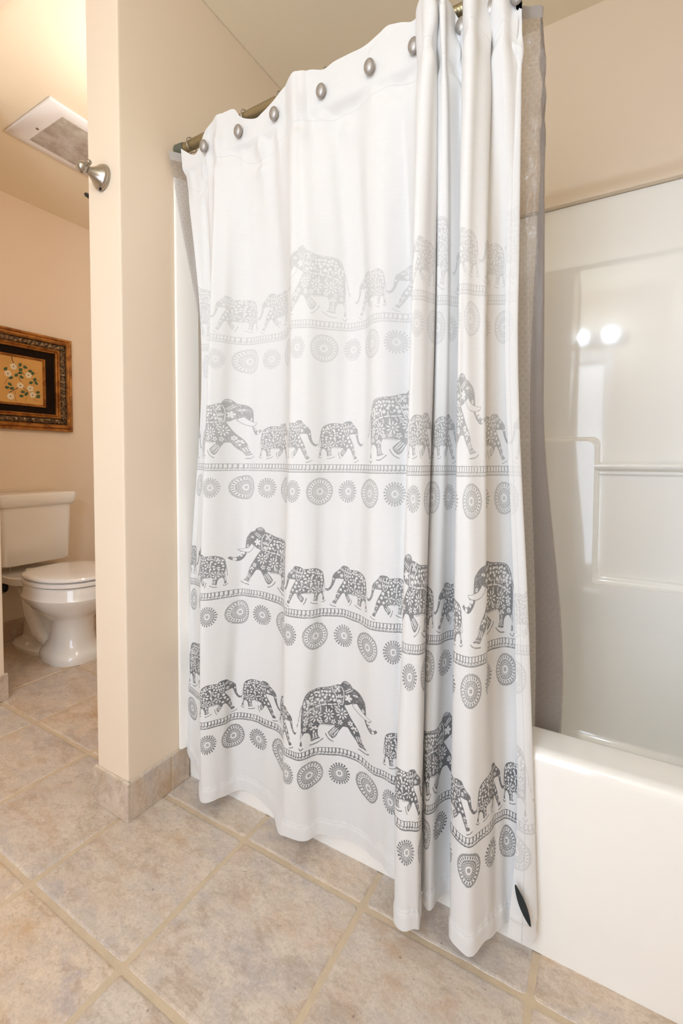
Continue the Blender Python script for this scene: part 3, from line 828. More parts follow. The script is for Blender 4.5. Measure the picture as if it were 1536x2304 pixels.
# ------------------------------------------------------------------ shower curtain
# plan view of the folds: medallion number, then (x,y) at hem, lowest band, second band, top band, and (x,y,z) at the top edge
K1 = 0.970
FOLDS = [
 (-3.6, (-1.108, .948), (-1.113, .955), (-1.100, .960), (-1.062, .975), (-1.085, .932, 1.900)),
 (-3.0, (-1.072, .938), (-1.093, .957), (-1.085, .962), (-1.050, .985), (-1.030, .932, 1.862)),
 (-2.4, (-1.020, .922), (-1.060, .954), (-1.060, .955), (-1.030, .985), (-1.004, .932, 1.880)),
 (-1.4, (-.990, .898), (-.998, .912), (-1.000, .920), (-.985, .955), (-.985, .931, 1.910)),
 (-.55, (-.970, .872), (-.956, .862), (-.954, .866), (-.966, .920), (-.945, .920, 1.932)),
 (-.30, (-.955, .866), (-.946, .855), (-.945, .860), (-.957, .909), (-.930, .918, 1.935)),
 (.20, (-.925, .880), (-.919, .874), (-.921, .879), (-.936, .933), (-.905, .926, 1.935)),
 (.60, (-.918, .905), (-.907, .900), (-.903, .914), (-.923, .965), (-.875, .930, 1.930)),
 (1.0, (-.905, .945), (-.900, .935), (-.880, .948), (-.883, .993), (-.850, .931, 1.900)),
 (1.7, (-.860, .958), (-.850, .956), (-.837, .957), (-.837, .999), (-.805, .930, 1.880)),
 (2.3, (-.800, .951), (-.800, .957), (-.781, .954), (-.784, .998), (-.780, .930, 1.885)),
 (2.9, (-.740, .920), (-.741, .945), (-.720, .932), (-.730, .968), (-.745, .930, 1.900)),
 (3.35, (-.703, .894), (-.706, .922), (-.697, .910), (-.702, .940), (-.710, .925, 1.920)),
 (3.7, (-.690, .888), (-.689, .889), (-.682, .886), (-.687, .926), (-.675, .913, 1.930)),
 (4.3, (-.660, .892), (-.655, .881), (-.646, .881), (-.655, .931), (-.655, .914, 1.932)),
 (4.8, (-.630, .910), (-.632, .893), (-.611, .899), (-.633, .957), (-.632, .928, 1.930)),
 (5.3, (-.607, .937), (-.605, .927), (-.590, .927), (-.603, .991), (-.595, .931, 1.915)),
 (5.9, (-.560, .958), (-.570, .950), (-.550, .944), (-.567, 1.016), (-.565, .931, 1.920)),
 (6.5, (-.520, .958), (-.520, .956), (-.505, .935), (-.530, 1.016), (-.525, .931, 1.920)),
 (7.0, (-.478, .956), (-.475, .942), (-.463, .910), (-.495, .987), (-.483, .929, 1.920)),
 (7.5, (-.450, .945), (-.440, .932), (-.432, .906), (-.468, .978), (-.445, .921, 1.932)),
 (8.0, (-.420, .932), (-.410, .930), (-.402, .919), (-.440, 1.005), (-.420, .921, 1.935)),
 (8.35, (-.395, .925), (-.390, .933), (-.386, .924), (-.410, 1.023), (-.400, .928, 1.930)),
 (8.8, (-.375, .905), (-.372, .915), (-.367, .905), (-.385, .990), (-.375, .930, 1.920)),
 (9.2, (-.365, .860), (-.366, .865), (-.356, .868), (-.362, .930), (-.358, .915, 1.930)),
 (9.5, (-.358, .836), (-.358, .832), (-.348, .840), (-.354, .892), (-.345, .893, 1.945)),
 (9.9, (-.330, .828), (-.332, .8195), (-.331, .828), (-.345, .886), (-.330, .880, 1.955)),
 (10.4, (-.314, .842), (-.313, .829), (-.313, .835), (-.330, .902), (-.313, .888, 1.955)),
 (10.8, (-.311, .852), (-.306, .845), (-.305, .851), (-.321, .920), (-.308, .905, 1.940)),
 (11.3, (-.318, .875), (-.315, .868), (-.314, .872), (-.325, .940), (-.316, .925, 1.930)),
 (12.1, (-.335, .905), (-.335, .900), (-.335, .905), (-.340, .965), (-.322, .930, 1.920)),
 (12.7, (-.330, .925), (-.328, .915), (-.326, .918), (-.330, .975), (-.318, .918, 1.920)),
 (13.0, (-.318, .905), (-.312, .885), (-.314, .895), (-.316, .940), (-.306, .895, 1.905)),
 (13.5, (-.303, .893), (-.299, .891), (-.297, .900), (-.299, .946), (-.295, .885, 1.900)),
 (14.0, (-.297, .920), (-.294, .920), (-.287, .928), (-.291, .957), (-.286, .900, 1.900)),
 (14.5, (-.284, .956), (-.280, .956), (-.276, .952), (-.283, .975), (-.280, .925, 1.890)),
 (15.1, (-.262, .957), (-.262, .957), (-.260, .958), (-.268, .985), (-.272, .931, 1.870)),
 (15.6, (-.250, .935), (-.250, .935), (-.248, .930), (-.257, .960), (-.266, .920, 1.870)),
 (16.0, (-.252, .890), (-.254, .895), (-.249, .885), (-.260, .925), (-.262, .905, 1.880)),
 (16.25, (-.247, .860), (-.252, .868), (-.244, .845), (-.259, .902), (-.254, .885, 1.920)),
 (16.6, (-.226, .848), (-.233, .848), (-.226, .830), (-.249, .903), (-.240, .872, 1.940)),
 (17.0, (-.207, .851), (-.212, .848), (-.209, .834), (-.239, .911), (-.225, .880, 1.940)),
 (17.4, (-.192, .876), (-.196, .870), (-.194, .852), (-.226, .927), (-.217, .900, 1.925)),
 (17.7, (-.186, .893), (-.189, .891), (-.191, .872), (-.219, .940), (-.214, .920, 1.905)),
 (18.1, (-.178, .914), (-.182, .922), (-.198, .912), (-.228, .985), (-.210, .930, 1.890)),
 (18.5, (-.168, .932), (-.177, .937), (-.190, .942), (-.213, .993), (-.204, .905, 1.920)),
 (19.0, (-.157, .950), (-.163, .955), (-.173, .962), (-.193, 1.003), (-.187, .885, 1.945)),
 (19.4, (-.142, .957), (-.145, .958), (-.153, .967), (-.178, 1.006), (-.175, .905, 1.930)),
 (20.0, (-.115, .957), (-.120, .958), (-.130, .963), (-.170, 1.010), (-.168, .930, 1.900)),
 (20.35, (-.095, .945), (-.106, .950), (-.123, .948), (-.168, 1.003), (-.158, .931, 1.880)),
 (20.7, (-.120, .925), (-.122, .938), (-.137, .940), (-.180, .996), (-.165, .925, 1.890)),
 (21.0, (-.152, .918), (-.142, .940), (-.149, .936), (-.190, .992), (-.172, .918, 1.900)),
]
ZL = np.array([0.05, 0.273, 0.628, 1.328, 1.92])
NU, NV = 760, 230
def pchip(xk, yk, x):
    """monotone cubic along axis 0 of yk"""
    h = np.diff(xk); d = np.diff(yk, axis=0)/h[:, None]
    m = np.zeros_like(yk)
    for i in range(1, len(xk)-1):
        w1 = 2*h[i]+h[i-1]; w2 = h[i]+2*h[i-1]
        ok = d[i-1]*d[i] > 0
        m[i] = np.where(ok, (w1+w2)/(w1/np.where(ok, d[i-1], 1)+w2/np.where(ok, d[i], 1)), 0)
    m[0] = d[0]; m[-1] = d[-1]
    i = np.clip(np.searchsorted(xk, x)-1, 0, len(h)-1)
    t = ((x-xk[i])/h[i])[:, None]; hh = h[i][:, None]
    return ((1+2*t)*(1-t)**2*yk[i]+t*(1-t)**2*hh*m[i]+t*t*(3-2*t)*yk[i+1]+t*t*(t-1)*hh*m[i+1])
def curtain_grid():
    idx = np.array([f[0] for f in FOLDS])
    lev = np.array([[f[1], f[2], f[3], (f[4][0]*K1, f[4][1]*K1), f[5][:2]] for f in FOLDS])     # K x 5 x 2
    ztop = np.array([f[5][2] for f in FOLDS])
    # chord length of the mean fold line gives an even sampling
    mean = lev[:, :4].mean(1)
    s = np.r_[0, np.cumsum(np.hypot(*np.diff(mean, axis=0).T))]
    su = np.linspace(0, s[-1], NU)
    def cr(vals):
        v = np.asarray(vals, float).reshape(len(idx), -1)
        i = np.clip(np.searchsorted(s, su)-1, 0, len(s)-2)
        h = s[i+1]-s[i]; t = (su-s[i])/h
        tan = np.zeros_like(v)
        tan[1:-1] = (v[2:]-v[:-2])/(s[2:]-s[:-2])[:, None]
        tan[0] = (v[1]-v[0])/(s[1]-s[0]); tan[-1] = (v[-1]-v[-2])/(s[-1]-s[-2])
        t = t[:, None]; h = h[:, None]
        return (1+2*t)*(1-t)**2*v[i]+t*(1-t)**2*h*tan[i]+t*t*(3-2*t)*v[i+1]+t*t*(t-1)*h*tan[i+1]
    U = pchip(s, idx[:, None], su)[:, 0]
    L = cr(lev.reshape(len(idx), -1)).reshape(NU, 5, 2)
    zt = cr(ztop)[:, 0]
    vv = np.r_[np.linspace(0.05, 0.20, 30)[:-1], np.linspace(0.20, 1.60, 140)[:-1], np.linspace(1.60, 1.92, NV-30-140+2)]
    P = np.zeros((NU, len(vv), 3))
    for i in range(NU):
        xy = pchip(ZL, L[i], vv)
        P[i, :, :2] = xy
        k = np.clip((vv-1.62)/(1.92-1.62), 0, 1)
        P[i, :, 2] = vv+(zt[i]-1.92)*k*k*(3-2*k)
    # soft rounding along the fold line
    ker = np.exp(-0.5*(np.arange(-4, 5)/1.6)**2); ker /= ker.sum()
    pad = np.concatenate([np.repeat(P[:1], 4, 0), P, np.repeat(P[-1:], 4, 0)])
    P = sum(ker[k]*pad[k:k+NU] for k in range(9))
    # slow, small draping waves and drag lines from the hooks
    nx = np.gradient(P[:, :, 0], axis=0); ny = np.gradient(P[:, :, 1], axis=0)
    ln = np.hypot(nx, ny)+1e-9
    N = np.stack([ny/ln, -nx/ln], -1)           # towards the room
    V = vv[None, :]; UU = U[:, None]
    w = 0.0022*np.sin(UU*3.9+1.2*np.sin(V*2.1)+0.7)*np.clip((V-0.2)/1.2, 0.15, 1)+0.0012*np.sin(UU*7.7+2.0+V*1.4)
    hooks = np.arange(-3.3, 21, 2.1)
    dh = np.min(np.abs(UU[..., None]-hooks), -1)
    drop = np.clip((1.86-V)/0.45, 0, 1)
    w = w+0.0065*np.exp(-(dh/(0.16+0.55*drop))**2)*(1-drop)**1.5*(V < 1.90)-0.0035*(np.sin(dh*3.0-V*17))*np.exp(-((V-1.80)/0.055)**2)
    # bottom hem: doubled cloth
    w = w+0.0010*(V < 0.088)+0.0006*np.sin(UU*21)*np.exp(-((V-0.088)/0.008)**2)
    mid = np.exp(-((dh-1.05)/0.40)**2)
    w = w+0.010*mid*np.exp(-((V-1.845)/0.026)**2)-0.007*mid*np.exp(-((V-1.800)/0.018)**2)+0.004*mid*np.exp(-((V-1.775)/0.02)**2)
    w = w+0.0014*(V < 0.0875)-0.0012*np.exp(-((V-0.0875)/0.004)**2)
    P[:, :, 0] += N[..., 0]*w; P[:, :, 1] += N[..., 1]*w
    # the heading hangs in front of the rod
    kk = np.clip((P[:, :, 2]-1.74)/0.10, 0, 1); lim = 1.10+(0.9235-1.10)*kk*kk*(3-2*kk)
    P[:, :, 1] = np.minimum(P[:, :, 1], lim)
    lowz = P[:, :, 2] < 0.46
    P[:, :, 1] = np.where(lowz, np.minimum(P[:, :, 1], 0.9605), P[:, :, 1])
    # the hem rises a little towards the far end
    rise = np.clip((-2.0-U)/1.6, 0, 1)*0.045+0.0035*np.sin(U*5.1)
    P[:, :, 2] += rise[:, None]*np.clip((0.45-V)/0.40, 0, 1)
    return U, vv, P
CU, CV, CP = curtain_grid()
def cloth_at(u, z):
    i = int(np.argmin(np.abs(CU-u))); j = int(np.argmin(np.abs(CV-z)))
    return Vector(CP[i, j])
def curtain():
    t = thing('shower_curtain', 'white fabric shower curtain printed with grey walking elephants', 'shower curtain', (0, 0, 0))
    nu, nv = CP.shape[:2]
    me = bpy.data.meshes.new('cloth_panel')
    ii, jj = np.meshgrid(np.arange(nu-1), np.arange(nv-1), indexing='ij')
    a = ii*nv+jj
    F = np.stack([a, a+nv, a+nv+1, a+1], -1).reshape(-1, 4)
    me.vertices.add(nu*nv); me.vertices.foreach_set('co', CP.reshape(-1))
    me.loops.add(F.size); me.loops.foreach_set('vertex_index', F.reshape(-1).astype(np.int32))
    me.polygons.add(len(F)); me.polygons.foreach_set('loop_start', np.arange(0, F.size, 4, dtype=np.int32))
    me.polygons.foreach_set('loop_total', np.full(len(F), 4, np.int32))
    me.polygons.foreach_set('use_smooth', np.ones(len(F), bool))
    uvl = me.uv_layers.new(name='UVMap')
    uvv = np.stack([np.repeat(CU/8.0, nv), np.tile(CV/2.0, nu)], -1)[F.reshape(-1)]
    uvl.data.foreach_set('uv', uvv.reshape(-1).astype(np.float32))
    me.update(); me.validate()
    me.materials.append(M['cloth'])
    o = bpy.data.objects.new('cloth_panel', me); COL.objects.link(o); o.parent = t
    # open slit of black tape at the lower corner of the turned-back hem
    bm = NB()
    top = Vector((-0.1365, 0.921, 0.166)); bot = Vector((-0.1085, 0.924, 0.093))
    out = []
    for k in range(13):
        q = k/12; c = top.lerp(bot, q); wd = 0.0085*math.sin(math.pi*min(1, q*0.9+0.06))**0.8
        out.append((c+Vector((-wd*0.9, -0.003, -wd*0.35)), c+Vector((wd*0.9, -0.0055, wd*0.35)), c+Vector((0, -0.0015, 0))))
    rows = [[bm.verts.new(p) for p in r] for r in out]
    for p, q in zip(rows, rows[1:]):
        bm.faces.new((p[0], q[0], q[2], p[2])); bm.faces.new((p[2], q[2], q[1], p[1]))
    so = obj('hem_slit', bm, M['black_fabric'], t); so['label'] = 'open hem slit showing black tape'
    return t
curtain()

# hooks: one ring and one oval knob each
hook_u = [-3.3+2.1*k for k in range(12)]
HX = {1: -1.15, 2: 0.95, 3: 3.0, 4: 5.25, 5: 7.2, 6: 8.95, 7: 12.2, 8: 15.3, 9: 18.1, 10: 19.9}
LAB = {0: 'curtain hook ring at the wall end of the bronze rod', 1: 'oval pewter curtain hook nearest the wall stub, half behind a fold',
       2: 'oval pewter curtain hook second from the wall stub, by a drooping pocket of cloth', 3: 'oval pewter curtain hook third from the wall stub, left of a tall fold crest',
       4: 'oval pewter curtain hook fourth from the wall stub, in the middle of the spread curtain', 5: 'oval pewter curtain hook fifth from the wall stub, on the right of the spread curtain',
       6: 'oval pewter curtain hook half hidden by the first gathered fold', 7: 'oval pewter curtain hook between the first and second gathered folds',
       8: 'oval pewter curtain hook between the two widest gathered folds', 9: 'oval pewter curtain hook right of the gathered folds', 10: 'oval pewter curtain hook at the liner end of the curtain'}
proto = None
def hook(k, p):
    t = thing('curtain_hook', LAB[k], 'curtain hook', p, 'pewter hooks along the curtain rod')
    bm = NB(); pts = []
    yo, zo = RY-p[1], RZ-p[2]
    rr = 0.0185
    for q in range(23):
        a = math.radians(-165+330*q/22-90+180)
        pts.append((0, yo+rr*math.cos(a), zo+rr*math.sin(a)))
    pts = pts[::-1]
    tube(bm, pts+[(0, yo-0.008, zo-0.03), (0, -0.001, 0.008), (0, -0.006, 0.0)], 0.0014, 8)
    obj('ring', bm, M['wire'], t)
    if k > 0:
        bm = NB(); ball(bm, (0, -0.0085, -0.001), (0.0125, 0.0085, 0.0165), 24); kn = obj('knob', bm, M['pewter'], t)
    return t
for k in range(11):
    if k == 0:
        p = Vector((-1.062, 0.936, 1.874)); hook(0, p); continue
    p = cloth_at(HX[k], 1.862)
    hook(k, Vector((p.x, p.y-0.0005, 1.862)))

# ------------------------------------------------------------------ translucent liner behind the curtain
def liner_mat():
    t = NT('liner_vinyl')
    uv = t.add('ShaderNodeUVMap'); uv.uv_map = 'UVMap'
    # honeycomb of round cells
    mp = t.add('ShaderNodeVectorMath', operation='MULTIPLY'); t.link(uv.outputs[0], mp.inputs[0]); mp.inputs[1].default_value = (1/0.0115, 1/0.0199, 1)
    def cell(ox, oy):
        ad = t.add('ShaderNodeVectorMath', operation='ADD'); t.link(mp.outputs[0], ad.inputs[0]); ad.inputs[1].default_value = (ox, oy, 0)
        fr = t.add('ShaderNodeVectorMath', operation='FRACTION'); t.link(ad.outputs[0], fr.inputs[0])
        sb = t.add('ShaderNodeVectorMath', operation='SUBTRACT'); t.link(fr.outputs[0], sb.inputs[0]); sb.inputs[1].default_value = (.5, .5, 0)
        sc = t.add('ShaderNodeVectorMath', operation='MULTIPLY'); t.link(sb.outputs[0], sc.inputs[0]); sc.inputs[1].default_value = (1.0, 1.73, 0)
        ln = t.add('ShaderNodeVectorMath', operation='LENGTH'); t.link(sc.outputs[0], ln.inputs[0])
        return ln.outputs['Value']
    d = t.mth('MINIMUM', cell(0, 0), cell(.5, .5))
    dots = t.ramp(d, [(0.36, (1, 1, 1, 1)), (0.46, (0, 0, 0, 1))])
    col = t.mix(dots, (0.48, 0.44, 0.41, 1), (0.405, 0.37, 0.345, 1))
    t.link(col, t.b.inputs['Base Color'])
    t.b.inputs['Roughness'].default_value = 0.13
    t.b.inputs['Specular IOR Level'].default_value = 0.6
    nz = t.noise(uv.outputs[0], 38, 4)
    t.bump(t.mth('ADD', t.mth('MULTIPLY', dots, 0.25), t.mth('MULTIPLY', nz, 2.4)), 0.5, 0.002)
    tl = t.add('ShaderNodeBsdfTranslucent'); t.link(col, tl.inputs[0])
    m1 = t.add('ShaderNodeMixShader'); m1.inputs[0].default_value = 0.35
    t.link(t.b.outputs[0], m1.inputs[1]); t.link(tl.outputs[0], m1.inputs[2])
    tp = t.add('ShaderNodeBsdfTransparent'); tp.inputs[0].default_value = (0.93, 0.90, 0.88, 1)
    m2 = t.add('ShaderNodeMixShader')
    t.link(t.mth('SUBTRACT', 0.60, t.mth('MULTIPLY', dots, 0.06)), m2.inputs[0])
    t.link(m1.outputs[0], m2.inputs[1]); t.link(tp.outputs[0], m2.inputs[2]); t.link(m2.outputs[0], t.out.inputs[0])
    return t.m
M['liner'] = liner_mat()
M['liner_hem'] = simple('liner_hem', (0.38, 0.345, 0.32), 0.35, var=0.05)
def liner():
    t = thing('shower_liner', 'translucent grey honeycomb vinyl liner hanging inside the bathtub', 'shower liner', (0, 0, 0))
    # fold line in plan at four heights (x, y): foot (inside the tub), rim height, middle, below the rod, top
    LV = [0.20, 0.50, 1.15, 1.70, 1.888]
    K = [
     [(-1.085, 1.115), (-1.085, 1.10), (-1.074, 1.03), (-1.099, .938), (-1.108, .906)],
     [(-1.060, 1.115), (-1.060, 1.10), (-1.040, 1.03), (-1.075, .968), (-1.060, .958)],
     [(-1.00, 1.10), (-1.00, 1.09), (-.99, 1.03), (-1.00, .985), (-1.00, .968)],
     [(-.90, 1.12), (-.90, 1.11), (-.90, 1.05), (-.90, 1.01), (-.90, .972)],
     [(-.78, 1.10), (-.78, 1.09), (-.78, 1.04), (-.78, .99), (-.78, .968)],
     [(-.64, 1.12), (-.64, 1.11), (-.64, 1.06), (-.64, 1.02), (-.64, .972)],
     [(-.48, 1.10), (-.48, 1.09), (-.48, 1.05), (-.48, 1.02), (-.48, .970)],
     [(-.36, 1.12), (-.36, 1.11), (-.36, 1.06), (-.36, 1.02), (-.36, .972)],
     [(-.26, 1.10), (-.26, 1.09), (-.27, 1.06), (-.27, 1.03), (-.27, .970)],
     [(-.20, 1.12), (-.205, 1.11), (-.215, 1.07), (-.215, 1.03), (-.215, .972)],
     [(-.135, 1.085), (-.150, 1.085), (-.170, 1.05), (-.178, 1.01), (-.185, .968)],
     [(-.127, 1.080), (-.131, 1.080), (-.150, 1.05), (-.160, 1.00), (-.165, .968)],
     [(-.110, 1.082), (-.105, 1.082), (-.135, 1.055), (-.140, 1.00), (-.150, .975)],
     [(-.085, 1.085), (-.078, 1.085), (-.124, 1.060), (-.124, .995), (-.130, .985)],
     [(-.082, 1.092), (-.073, 1.092), (-.121, 1.066), (-.121, 1.000), (-.128, .990)],
     [(-.127, 1.096), (-.128, 1.096), (-.149, 1.070), (-.129, 1.004), (-.132, .993)],
     [(-.129, 1.101), (-.130, 1.101), (-.150, 1.075), (-.130, 1.009), (-.133, .996)],
     [(-.086, 1.105), (-.078, 1.105), (-.124, 1.080), (-.124, 1.013), (-.131, .999)],
     [(-.086, 1.110), (-.078, 1.110), (-.124, 1.085), (-.124, 1.018), (-.131, 1.002)],
     [(-.127, 1.114), (-.128, 1.114), (-.149, 1.089), (-.129, 1.022), (-.134, 1.005)],
     [(-.128, 1.119), (-.130, 1.119), (-.150, 1.094), (-.131, 1.027), (-.135, 1.008)],
     [(-.088, 1.123), (-.080, 1.123), (-.126, 1.099), (-.126, 1.031), (-.133, 1.011)],
    ]
    K = np.array(K); s = np.r_[0, np.cumsum(np.hypot(*np.diff(K.mean(1), axis=0).T))]
    nu, nv = 420, 150
    su = np.linspace(0, s[-1], nu); vv = np.linspace(0.20, 1.888, nv)
    Lx = pchip(s, K.reshape(len(K), -1), su).reshape(nu, 5, 2)
    bm = NB(); uvs = bm.loops.layers.uv.new('UVMap')
    G = []
    for i in range(nu):
        xy = pchip(np.array(LV), Lx[i], vv)
        row = []
        for j in range(nv):
            tk = max(0.0, min(1.0, (vv[j]-1.45)/0.25))*max(0.0, min(1.0, (1.9-vv[j])/0.05))
            tk *= max(0.0, min(1.0, (su[i]/s[-1]-0.5)/0.12))
            wr = tk*(0.006*math.sin(su[i]*95+9*math.sin(vv[j]*11))+0.004*math.sin(vv[j]*38+su[i]*60)+0.0012*math.sin(vv[j]*110-su[i]*130))
            row.append(bm.verts.new((xy[j, 0]+wr*0.3, xy[j, 1]+0.004*math.sin(vv[j]*6+su[i]*9)-abs(wr), vv[j])))
        G.append(row)
    for i in range(nu-1):
        for j in range(nv-1):
            f = bm.faces.new((G[i][j], G[i+1][j], G[i+1][j+1], G[i][j+1]))
            for lp, (a, b) in zip(f.loops, ((i, j), (i+1, j), (i+1, j+1), (i, j+1))): lp[uvs].uv = (su[a], vv[b])
            f.material_index = 1 if vv[j] > 1.855 else 0
    obj('vinyl_sheet', bm, [M['liner'], M['liner_hem']], t)
    return t
liner()

# ------------------------------------------------------------------ toilet
def sell(cx, cy, z, a0, a1, hy, n=48, ef=2.2, eb=2.6):
    """egg-shaped ring: a1 forward reach (+x), a0 backward reach"""
    out = []
    for k in range(n):
        t = 2*math.pi*k/n; c, q = math.cos(t), math.sin(t)
        e = ef if c > 0 else eb
        r = (abs(c)**e+abs(q)**e)**(-1/e)
        out.append((cx+(a1 if c > 0 else a0)*r*c, cy+hy*r*q, z))
    return out
TYC = 1.283
def toilet():
    t = thing('toilet', 'white two-piece porcelain toilet with closed lid against the tan niche wall', 'toilet', (0, 0, 0))
    cx = -2.35
    bm = NB()
    loft(bm, [sell(-2.34, TYC, z, a0, a1, hy, ef=ef) for z, a0, a1, hy, ef in (
        (0.0, .170, .150, .124, 2.8), (0.026, .174, .153, .127, 2.8), (0.040, .170, .149, .124, 2.7), (0.050, .160, .140, .117, 2.6), (0.066, .143, .124, .104, 2.4), (0.090, .128, .112, .094, 2.3),
        (0.13, .119, .107, .089, 2.3), (0.20, .117, .110, .092, 2.2), (0.225, .135, .130, .112, 2.2), (0.245, .165, .160, .135, 2.1), (0.275, .205, .195, .162, 2.1),
        (0.305, .235, .220, .180, 2.1), (0.325, .250, .234, .190, 2.1), (0.332, .252, .236, .192, 2.1), (0.338, .248, .233, .189, 2.1), (0.360, .242, .229, .185, 2.1),
        (0.384, .238, .226, .182, 2.1), (0.390, .232, .220, .176, 2.1))])
    bowl = obj('bowl', bm, M['porcelain'], t)
    # trapway and rear foot
    bm = NB()
    loft(bm, [sell(-2.62, TYC, z, a0, a1, hy, ef=3, eb=3) for z, a0, a1, hy in ((0, .165, .19, .119), (.018, .166, .19, .120), (.029, .158, .18, .112), (.036, .145, .17, .075), (.05, .15, .17, .06),
        (.16, .14, .16, .058), (.24, .15, .20, .075), (.33, .17, .25, .11), (.345, .18, .25, .13))])
    tube(bm, [(-2.46, TYC-0.055, 0.06), (-2.54, TYC-0.062, 0.10), (-2.60, TYC-0.064, 0.19), (-2.63, TYC-0.062, 0.27), (-2.66, TYC-0.05, 0.31)], [.03, .036, .04, .04, .03], 16)
    trap = obj('trapway', bm, M['porcelain'], t)
    bm = NB()
    loft(bm, [sell(-2.66, TYC, z, .15, .14, hy, ef=3.5, eb=4) for z, hy in ((.345, .13), (.355, .155), (.392, .165), (.398, .16))])
    obj('deck', bm, M['porcelain'], t)
    for sgn in (-1, 1):
        bm = NB(); lathe(bm, [(0, .014), (.006, .014), (.014, .010), (.018, .003), (.0185, 0)], (-2.60, TYC+sgn*0.093, .029), (0, 0, 1), 20)
        obj('bolt_cap', bm, M['seat_plastic'], trap)
    # seat ring and lid
    bm = NB()
    loft(bm, [sell(-2.34, TYC, z, .225, a1, hy, ef=2.1, eb=2.8) for z, a1, hy in ((.3945, .226, .183), (.398, .231, .188), (.410, .231, .188), (.4135, .226, .183))])
    seat = obj('seat', bm, M['seat_plastic'], t)
    bm = NB()
    loft(bm, [sell(-2.34, TYC, z, a0, a1, hy, ef=2.1, eb=2.8) for z, a0, a1, hy in ((.4195, .205, .208, .166), (.421, .22, .224, .181), (.4245, .225, .230, .187), (.432, .225, .230, .187), (.438, .220, .225, .182), (.442, .20, .205, .165), (.4445, .13, .13, .10), (.445, .03, .03, .02))])
    lid = obj('lid', bm, M['seat_plastic'], t)
    for sgn in (-1, 1):
        bm = NB(); box(bm, (-2.60, TYC+sgn*.075-.022, .394), (-2.545, TYC+sgn*.075+.022, .432), .008, 3)
        obj('hinge', bm, M['seat_plastic'], seat)
    # tank
    def rr(x0, x1, y0, y1, z, r=.03, n=6):
        P = []
        for cxx, cyy, a0 in ((x1-r, y0+r, -90), (x1-r, y1-r, 0), (x0+r, y1-r, 90), (x0+r, y0+r, 180)):
            for k in range(n+1):
                a = math.radians(a0+90*k/n); P.append((cxx+r*math.cos(a), cyy+r*math.sin(a), z))
        return P
    bm = NB(); TB = XT+0.018
    loft(bm, [rr(TB, -2.670, TYC-.165, TYC+.165, .438), rr(TB, -2.664, TYC-.172, TYC+.172, .445), rr(TB, -2.655, TYC-.177, TYC+.177, .60), rr(TB, -2.650, TYC-.182, TYC+.182, .755)])
    obj('tank', bm, M['porcelain'], t)
    bm = NB()
    loft(bm, [rr(TB-.004, -2.642, TYC-.190, TYC+.190, .750), rr(TB-.004, -2.636, TYC-.196, TYC+.196, .757), rr(TB-.006, -2.630, TYC-.203, TYC+.203, .775), rr(TB-.006, -2.628, TYC-.205, TYC+.205, .808), rr(TB-.006, -2.634, TYC-.199, TYC+.199, .817), rr(TB-.004, -2.65, TYC-.18, TYC+.18, .820)])
    obj('tank_lid', bm, M['porcelain'], t)
    return t
toilet()
def valve():
    t = thing('supply_valve', 'dark oval water shut-off valve on the niche wall beside the toilet', 'valve', (XT, 1.172, 0.29))
    bm = NB(); lathe(bm, [(0, .028), (.004, .028), (.008, .012), (.035, .011)], (0, 0, 0), (1, 0, 0), 20); obj('escutcheon', bm, M['nickel'], t)
    bm = NB(); ball(bm, (.055, -.002, 0.02), (.012, .017, .026), 20); obj('handle', bm, M['black'], t)
    bm = NB(); tube(bm, [(.03, 0, 0), (.045, .0, .01), (.05, .01, .06), (.05, .03, .13)], .006, 10); obj('supply_hose', bm, M['nickel'], t)
valve()

# ------------------------------------------------------------------ framed picture on the niche wall
def gold_mat(name, a, b, rough=0.35, bump=0.3, scale=90):
    t = NT(name); co = t.coord()
    n = t.noise(co, scale, 4, .65)
    t.link(t.ramp(n, [(0.35, a), (0.62, b)]), t.b.inputs['Base Color'])
    t.b.inputs['Roughness'].default_value = rough; t.b.inputs['Metallic'].default_value = 0.55
    t.bump(n, bump, 0.002)
    return t.m
M['gilt'] = gold_mat('gilt_moulding', (0.22, 0.075, 0.014, 1), (0.50, 0.215, 0.045, 1), .34, .12, 24)
M['carved'] = gold_mat('carved_gilt', (0.055, 0.032, 0.016, 1), (0.36, 0.24, 0.13, 1), .42, .5, 70)
M['mat_dark'] = simple('dark_liner_board', (0.013, 0.0065, 0.003), 0.8, var=0.5, scale=12)
M['mat_dark'].node_tree.nodes['Principled BSDF'].inputs['Specular IOR Level'].default_value = 0.12
M['canvas'] = simple('ochre_canvas', (0.62, 0.335, 0.09), 0.7, var=0.14, scale=10)
M['leaf_paint'] = simple('green_leaf_paint', (0.035, 0.085, 0.025), 0.55, var=0.3, scale=60)
M['petal_paint'] = simple('cream_petal_paint', (0.72, 0.62, 0.42), 0.55, var=0.12, scale=60)
M['twig_paint'] = simple('brown_twig_paint', (0.06, 0.028, 0.012), 0.6, var=0.2)
